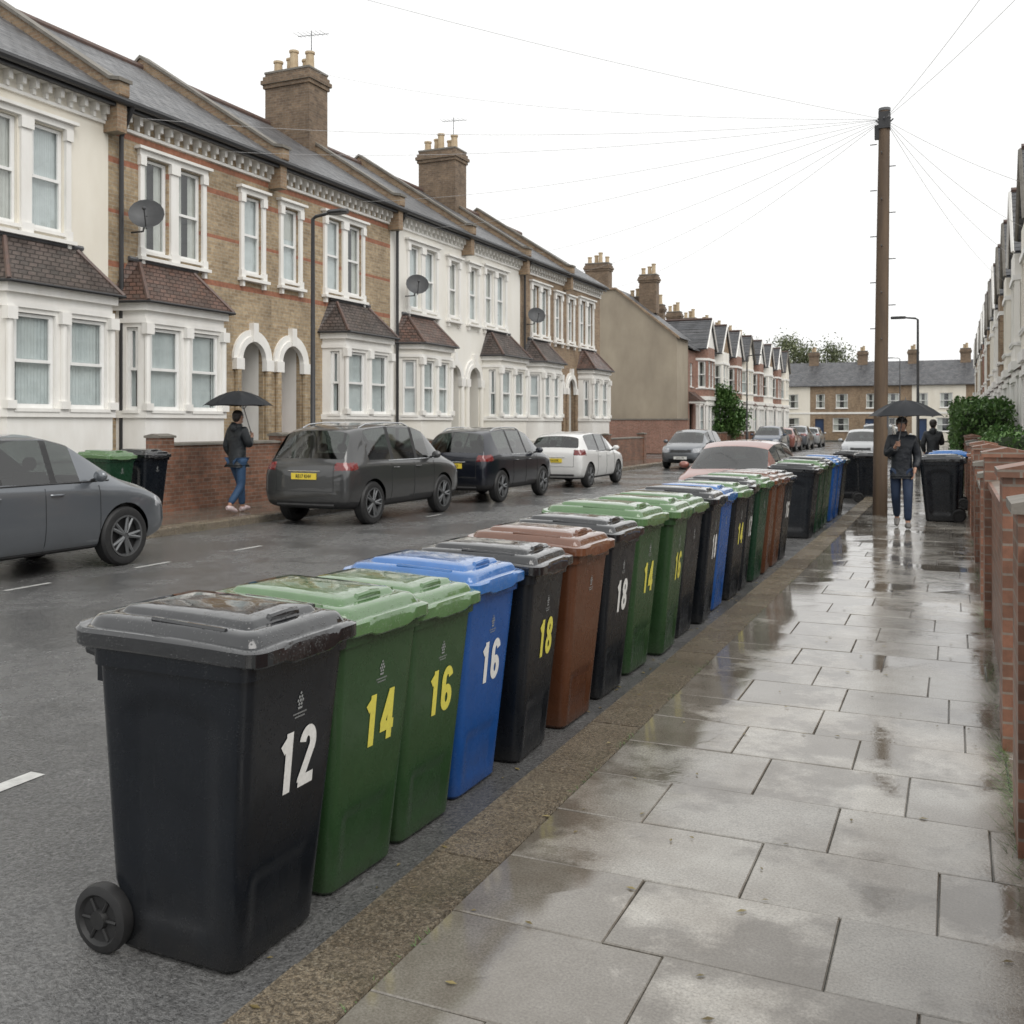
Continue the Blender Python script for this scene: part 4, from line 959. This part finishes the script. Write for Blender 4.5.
def tree(x,y,h,r,mt,lab,n=2500,size=.16,seed=1,low=.5,lim=22):
    rnd=random.Random(seed); rt=root('tree',(x,y,0),lab,'tree','trees'); mb=MB(); th=h*(low-.05)
    mb.tube([(0,0,-.1),(.05,0,th*.5),(0,.05,th)],[r*.09,r*.07,r*.05],'bark',8); cl=[]
    for k in range(lim):
        a=rnd.uniform(0,6.28); hh=rnd.uniform(low,.95); rr_=r*rnd.uniform(.15,1)*math.sin(math.pi*min(.98,max(.12,(hh-low+.1)/(1.12-low)))); e=Vector((rr_*math.cos(a),rr_*math.sin(a),h*hh)); s=Vector((0,0,th*rnd.uniform(.6,1)))
        mb.tube([s,s.lerp(e,.5)+Vector((0,0,.1*r)),e],[r*.035,r*.02,r*.006],'bark',5); cl.append(e)
    mb.build('trunk',rt); mb=MB()
    def f():
        c=rnd.choice(cl); return c+Vector((rnd.gauss(0,r*.2),rnd.gauss(0,r*.2),rnd.gauss(0,r*.16)))
    leaves(mb,n,f,size,mt,rnd); mb.build('crown',rt)
tree(-13.9,66,4.0,1.35,'leaf','rounded green garden shrub by distant houses',5500,.13,2,.22,40)
for i,(x,y,h) in enumerate([(-24,121,12),(-18,124,12.5),(-12.5,122,11),(-30,118,12.5)]): tree(x,y,h,3.6,'leaf2','pale spring tree rising behind the far houses',5500,.17,i+5,.5,28)
M['leafB']=leafm('fallen leaves',(.12,.09,.03),(.25,.2,.08)); rnd=random.Random(9); mb=MB()
for _ in range(110):
    p=Vector((rnd.uniform(-1.85,.2),rnd.uniform(1.2,14),.006)); a=rnd.uniform(0,6.28); s=rnd.uniform(.008,.02); d=Vector((math.cos(a),math.sin(a),0)); e=Vector((-d.y,d.x,.2)); mb.face([p-d*s,p+e*s*.5,p+d*s*1.2,p-e*s*.4+Vector((0,0,.004))],'leafB')
for _ in range(90):
    p=Vector((rnd.uniform(-2.1,-1.88),rnd.uniform(1.2,14),RZ+.006)); a=rnd.uniform(0,6.28); s=rnd.uniform(.008,.022); d=Vector((math.cos(a),math.sin(a),0)); e=Vector((-d.y,d.x,.2)); mb.face([p-d*s,p+e*s*.5,p+d*s*1.2,p-e*s*.4+Vector((0,0,.004))],'leafB')
o=mb.build('fallen_leaves'); o['kind']='stuff'
mb=MB()
for _ in range(900):
    yy=rnd.choice([4.6,5.6,7.1,9.3,12.0,15.2])+rnd.gauss(0,.35); p=Vector((.25-abs(rnd.gauss(0,.03)),yy,0)); q=p+Vector((rnd.gauss(-.03,.04),rnd.gauss(0,.04),rnd.uniform(.03,.11))); mb.face([p,p+Vector((.0,.008,0)),q],'leaf')
for _ in range(900):
    yy=rnd.uniform(1.5,16); p=Vector((-1.572+rnd.gauss(0,.006),yy+.0,-.002)); 
    if math.sin(yy*3.1)+math.sin(yy*7.7)>.3: q=p+Vector((rnd.gauss(0,.012),rnd.gauss(0,.012),rnd.uniform(.008,.022))); mb.face([p,p+Vector((.0,.006,0)),q],'leaf')
o=mb.build('weeds'); o['kind']='stuff'
# ------------------------------------------------------------ people
M['skin']=mat('skin',(.45,.27,.19),(.38,.2,.14),10,.5); M['hair']=mat('dark hair',(.012,.01,.009),(.03,.022,.018),40,.5)
M['navy']=mat('dark navy waterproof coat',(.006,.009,.014),(.011,.015,.022),8,.5,bmp=.6,bscale=14,bdist=.03); M['blackj']=mat('dark jacket',(.010,.013,.016),(.02,.024,.028),8,.55,bmp=.6,bscale=14,bdist=.03)
M['jean']=mat('blue jeans',(.03,.075,.15),(.02,.05,.11),12,.75,bmp=.4,bscale=25); M['djean']=mat('dark blue trousers',(.016,.034,.075),(.012,.024,.055),12,.75,bmp=.4,bscale=25)
M['shoeP']=mat('pink and white trainers',(.55,.35,.36),(.6,.58,.56),30,.5); M['shoeW']=mat('grey trainers',(.25,.24,.23),(.15,.14,.13),30,.5); M['umb']=mat('black umbrella fabric',(.009,.011,.014),(.016,.018,.022),5,.6,spec=.3); M['eyew']=mat('eye white',(.6,.58,.55),rough=.2); M['lip']=mat('lips',(.3,.12,.1),rough=.5)
def skin(verts,edges,rad,rooti,mt,sub=2):
    me=bpy.data.meshes.new('sk'); me.from_pydata([tuple(v) for v in verts],edges,[]); o=bpy.data.objects.new('sk',me); coll.objects.link(o)
    md=o.modifiers.new('s','SKIN'); md.use_smooth_shade=True; ss=o.modifiers.new('u','SUBSURF'); ss.levels=sub; ss.render_levels=sub
    for i,r in enumerate(rad):
        sv=me.skin_vertices[0].data[i]; sv.radius=r if isinstance(r,tuple) else (r,r); sv.use_root=(i==rooti)
    dg=bpy.context.evaluated_depsgraph_get(); dg.update(); m2=bpy.data.meshes.new_from_object(o.evaluated_get(dg)); bpy.data.objects.remove(o)
    mb=MB(); mb.add([v.co[:] for v in m2.vertices],[list(p.vertices) for p in m2.polygons],mt); return mb
def chain(J,names,edges,rad,rt,mt): 
    idx={n:i for i,n in enumerate(names)}; return skin([J[n] for n in names],[(idx[a],idx[b]) for a,b in edges],[rad[n] for n in names],idx[rt],mt)
def person(loc,rotz,sc,J,label,coat,legs,shoe,bulk=.0):
    rt=root('person',loc,label,'person',None,rotz); rt.scale=(sc,)*3
    names=['pel','sp','ch','nb','nk','hd1','hd2','hd3']+[a+s for s in 'LR' for a in('sh','el','wr','pa','hip','kn','an','to')]
    rad=dict(pel=(.13,.10),sp=(.12,.09),ch=(.15,.1),nb=(.07,.06),nk=.052,hd1=(.062,.075),hd2=(.076,.092),hd3=(.058,.07))
    for s in 'LR': rad.update({'sh'+s:.055,'el'+s:.04,'wr'+s:.027,'pa'+s:(.034,.024),'hip'+s:.085,'kn'+s:.055,'an'+s:.038,'to'+s:(.034,.022)})
    E=[('pel','sp'),('sp','ch'),('ch','nb'),('nb','nk'),('nk','hd1'),('hd1','hd2'),('hd2','hd3')]
    for s in 'LR': E+=[('ch','sh'+s),('sh'+s,'el'+s),('el'+s,'wr'+s),('wr'+s,'pa'+s),('pel','hip'+s),('hip'+s,'kn'+s),('kn'+s,'an'+s),('an'+s,'to'+s)]
    body=chain(J,names,E,rad,'pel','skin')
    hx,hy,hz=J['hd2']
    body.tube([(hx,hy+.078,hz+.015),(hx,hy+.105,hz-.02),(hx,hy+.09,hz-.03)],[.008,.014,.009],'skin',8)
    for s in(-1,1):
        body.ell((hx+s*.031,hy+.08,hz+.012),(.014,.008,.009),'eyew',8,6); body.ell((hx+s*.031,hy+.087,hz+.012),(.006,.004,.006),'hair',8,6)
        body.tube([(hx+s*.015,hy+.09,hz+.03),(hx+s*.045,hy+.08,hz+.032)],.004,'hair',5); body.ell((hx+s*.078,hy+.0,hz),(.01,.02,.03),'skin',8,6)
    body.ell((hx,hy+.083,hz-.052),(.024,.008,.007),'lip',8,6); body.ell((hx,hy+.06,hz-.085),(.035,.03,.025),'skin',10,6)
    for s in 'LR':
        pa,wrr=Vector(J['pa'+s]),Vector(J['wr'+s]); d=(pa-wrr).normalized(); grip=J.get('grip'+s); sd=1 if s=='R' else -1
        if grip:
            g=Vector(grip)
            for k in range(4):
                zz=-.03+.02*k; away=(pa-g); away.z=0; away.normalize(); sdv=Vector((-away.y,away.x,0))*sd
                L=[.9,1,.96,.8][k]
                pts=[pa+Vector((0,0,zz)),g+away*.028+sdv*.024*L+Vector((0,0,zz)),g+sdv*.03*L-away*.012+Vector((0,0,zz-.002)),g-away*.026+Vector((0,0,zz-.004)),g-away*.016-sdv*.02*L+Vector((0,0,zz-.004))]
                body.tube(pts,[.0105,.0095,.009,.0085,.007],'skin',6)
            body.tube([pa+Vector((0,0,.02)),g+away*.02-sdv*.025+Vector((0,0,.04)),g-sdv*.022-away*.01+Vector((0,0,.05))],[.012,.010,.008],'skin',6)
        else:
            side=Vector((0,1,0)); sx=-1 if pa.x>0 else 1
            for k in range(4):
                b=pa+side*(.026-.0175*k)+d*.02; L=[.068,.076,.07,.055][k]
                body.tube([b,b+d*L*.45,b+d*L*.75+Vector((.012*sx,.004,0)),b+d*L+Vector((.026*sx,.006,.004))],[.0095,.009,.008,.0065],'skin',6)
            body.tube([wrr+d*.03+side*.022,wrr+d*.055+side*.045,wrr+d*.085+side*.05],[.012,.010,.008],'skin',6)
    body.build('body',rt,True,80)
    k=bulk
    jr=dict(pel=(.16+k,.135+k),sp=(.155+k,.13+k),ch=(.18+k,.14+k),nb=(.10,.09),hem=(.17+k,.145+k))
    J2=dict(J); J2['hem']=(J['pel'][0],J['pel'][1],J['pel'][2]-.12)
    for s in 'LR':
        jr.update({'sh'+s:.088+k*.6,'el'+s:.068+k*.5,'cf'+s:.05+k*.3}); w_,e_=Vector(J['wr'+s]),Vector(J['el'+s]); J2['cf'+s]=tuple(w_.lerp(e_,.05))
    nm=['pel','sp','ch','nb','hem']+[a+s for s in 'LR' for a in('sh','el','cf')]
    E2=[('pel','sp'),('sp','ch'),('ch','nb'),('pel','hem')]
    for s in 'LR': E2+=[('ch','sh'+s),('sh'+s,'el'+s),('el'+s,'cf'+s)]
    j=chain(J2,nm,E2,jr,'pel',coat)
    nb=Vector(J['nb']); j.tube([nb+Vector((0,-.01,0)),nb+Vector((0,-.005,.05)),nb+Vector((0,-.005,.075))],[.095,.088,.078],coat,12)
    j.tube([nb+Vector((0,-.07,-.03)),nb+Vector((0,-.10,.02)),nb+Vector((0,-.07,.08))],[.07,.075,.05],coat,10)
    j.build('jacket',rt,True,80)
    lr=dict(pel=(.14,.11)); nm=['pel']; E3=[]
    for s in 'LR':
        lr.update({'hip'+s:.1,'kn'+s:.075,'ct'+s:.06}); a_,k_=Vector(J['an'+s]),Vector(J['kn'+s]); J2['ct'+s]=tuple(a_.lerp(k_,.04)); nm+=['hip'+s,'kn'+s,'ct'+s]; E3+=[('pel','hip'+s),('hip'+s,'kn'+s),('kn'+s,'ct'+s)]
    chain(J2,nm,E3,lr,'pel',legs).build('trousers',rt,True,80)
    for s in 'LR':
        a_,t_=Vector(J['an'+s]),Vector(J['to'+s]); d=(t_-a_); d.z=0; d.normalize()
        sh=MB(); sh.tube([a_-d*.05+Vector((0,0,-.045)),a_+Vector((0,0,-.04)),a_.lerp(t_,.6),t_+d*.04,t_+d*.07-Vector((0,0,.01))],[.032,.05,.044,.036,.018],shoe,10)
        sh.build('shoe',rt,True)
    hr=MB(); hr.ell((hx,hy-.018,hz+.03),(.09,.098,.088),'hair',16,10); hr.ell((hx,hy-.05,hz-.01),(.08,.06,.09),'hair',14,8); hr.build('hair',rt,True)
    return rt
J1=dict(pel=(0,0,.95),sp=(0,.01,1.13),ch=(0,.02,1.34),nb=(0,.01,1.47),nk=(0,.015,1.53),hd1=(0,.03,1.59),hd2=(0,.03,1.665),hd3=(0,.02,1.725),
 shL=(-.17,.01,1.41),elL=(-.24,-.04,1.13),wrL=(-.20,.10,.94),paL=(-.19,.13,.87),shR=(.17,.01,1.41),elR=(.21,.09,1.15),wrR=(.08,.24,1.30),paR=(.06,.27,1.345),gripR=(.035,.295,1.35),
 hipL=(-.09,0,.88),knL=(-.10,.17,.50),anL=(-.10,.20,.095),toL=(-.12,.33,.055),hipR=(.09,0,.88),knR=(.085,.02,.47),anR=(.08,-.24,.15),toR=(.08,-.14,.045))
def umbrella(loc,hand,rad,H,top,label,lean=(0,0)):
    rt=root('umbrella',loc,label,'umbrella'); hand=Vector(hand); T=Vector(top)
    sx=(T-hand).normalized(); ax=Vector((lean[0],lean[1],1)).normalized(); a=ax.cross(Vector((0,1,0))).normalized(); b=ax.cross(a)
    def P(r,th,zz): return T+a*r*math.cos(th)+b*r*math.sin(th)-ax*zz
    mb=MB(); rings=[]
    for q in (.02,.15,.35,.55,.75,.9,1.0):
        ring=[]
        for k in range(48):
            th=2*math.pi*k/48; ph=(k%6)/6; sag=math.sin(math.pi*ph)
            r=rad*q*(1-.07*sag*q); zz=H*(q**1.9)+.02*sag*q*(1-q)*4
            ring.append(P(r,th,zz-.012*sag*(q>.95)))
        rings.append(ring)
    mb.loft(rings,'umb',True,False); mb.build('canopy',rt,True,25)
    mb=MB()
    for k in range(8):
        th=2*math.pi*k/8; mb.tube([P(rad*q,th,H*q**1.9+.008) for q in (.02,.3,.6,.85,1.01)],.004,'leadm',5)
        mb.tube([T-sx*(H*1.3),P(rad*.5,th,H*.5**1.9+.01)],.003,'leadm',4)
    mb.build('umbrella_rib',rt)
    mb=MB(); mb.tube([T+ax*.05,T,hand-sx*.05],[.004,.008,.008],'leadm',8); mb.build('shaft',rt)
    mb=MB(); h0=hand-sx*.03; mb.tube([hand+sx*.07,h0,h0-sx*.05,h0-sx*.085+a*.015,h0-sx*.09+a*.04,h0-sx*.07+a*.055],.014,'black',8); mb.build('umbrella_handle',rt,True)
person((-.78,17.1,.0),math.pi,1.0,J1,'person in dark navy coat and trousers holding a black umbrella','navy','djean','shoeW',.012)
umbrella((-.78,17.1,0),Vector((-.035,-.295,1.35)),.56,.26,(.06,-.06,2.04),'black umbrella held open by the person on the wet pavement')
s2=1.08; person((-12.25,14.9,.0),R(-10),s2,J1,'person in dark jacket, blue jeans and pink trainers with umbrella','blackj','jean','shoeP',.01)
hh=Matrix.Rotation(R(-10),3,'Z')@(Vector((.035,.295,1.35))*s2); umbrella((-12.25,14.9,0),hh,.64,.28,(.02,.02,2.28),'black umbrella held open by the person on the far pavement')
person((-.5,27,.0),0,1.0,J1,'distant person in a dark coat walking beyond the pole','blackj','djean','shoeW')
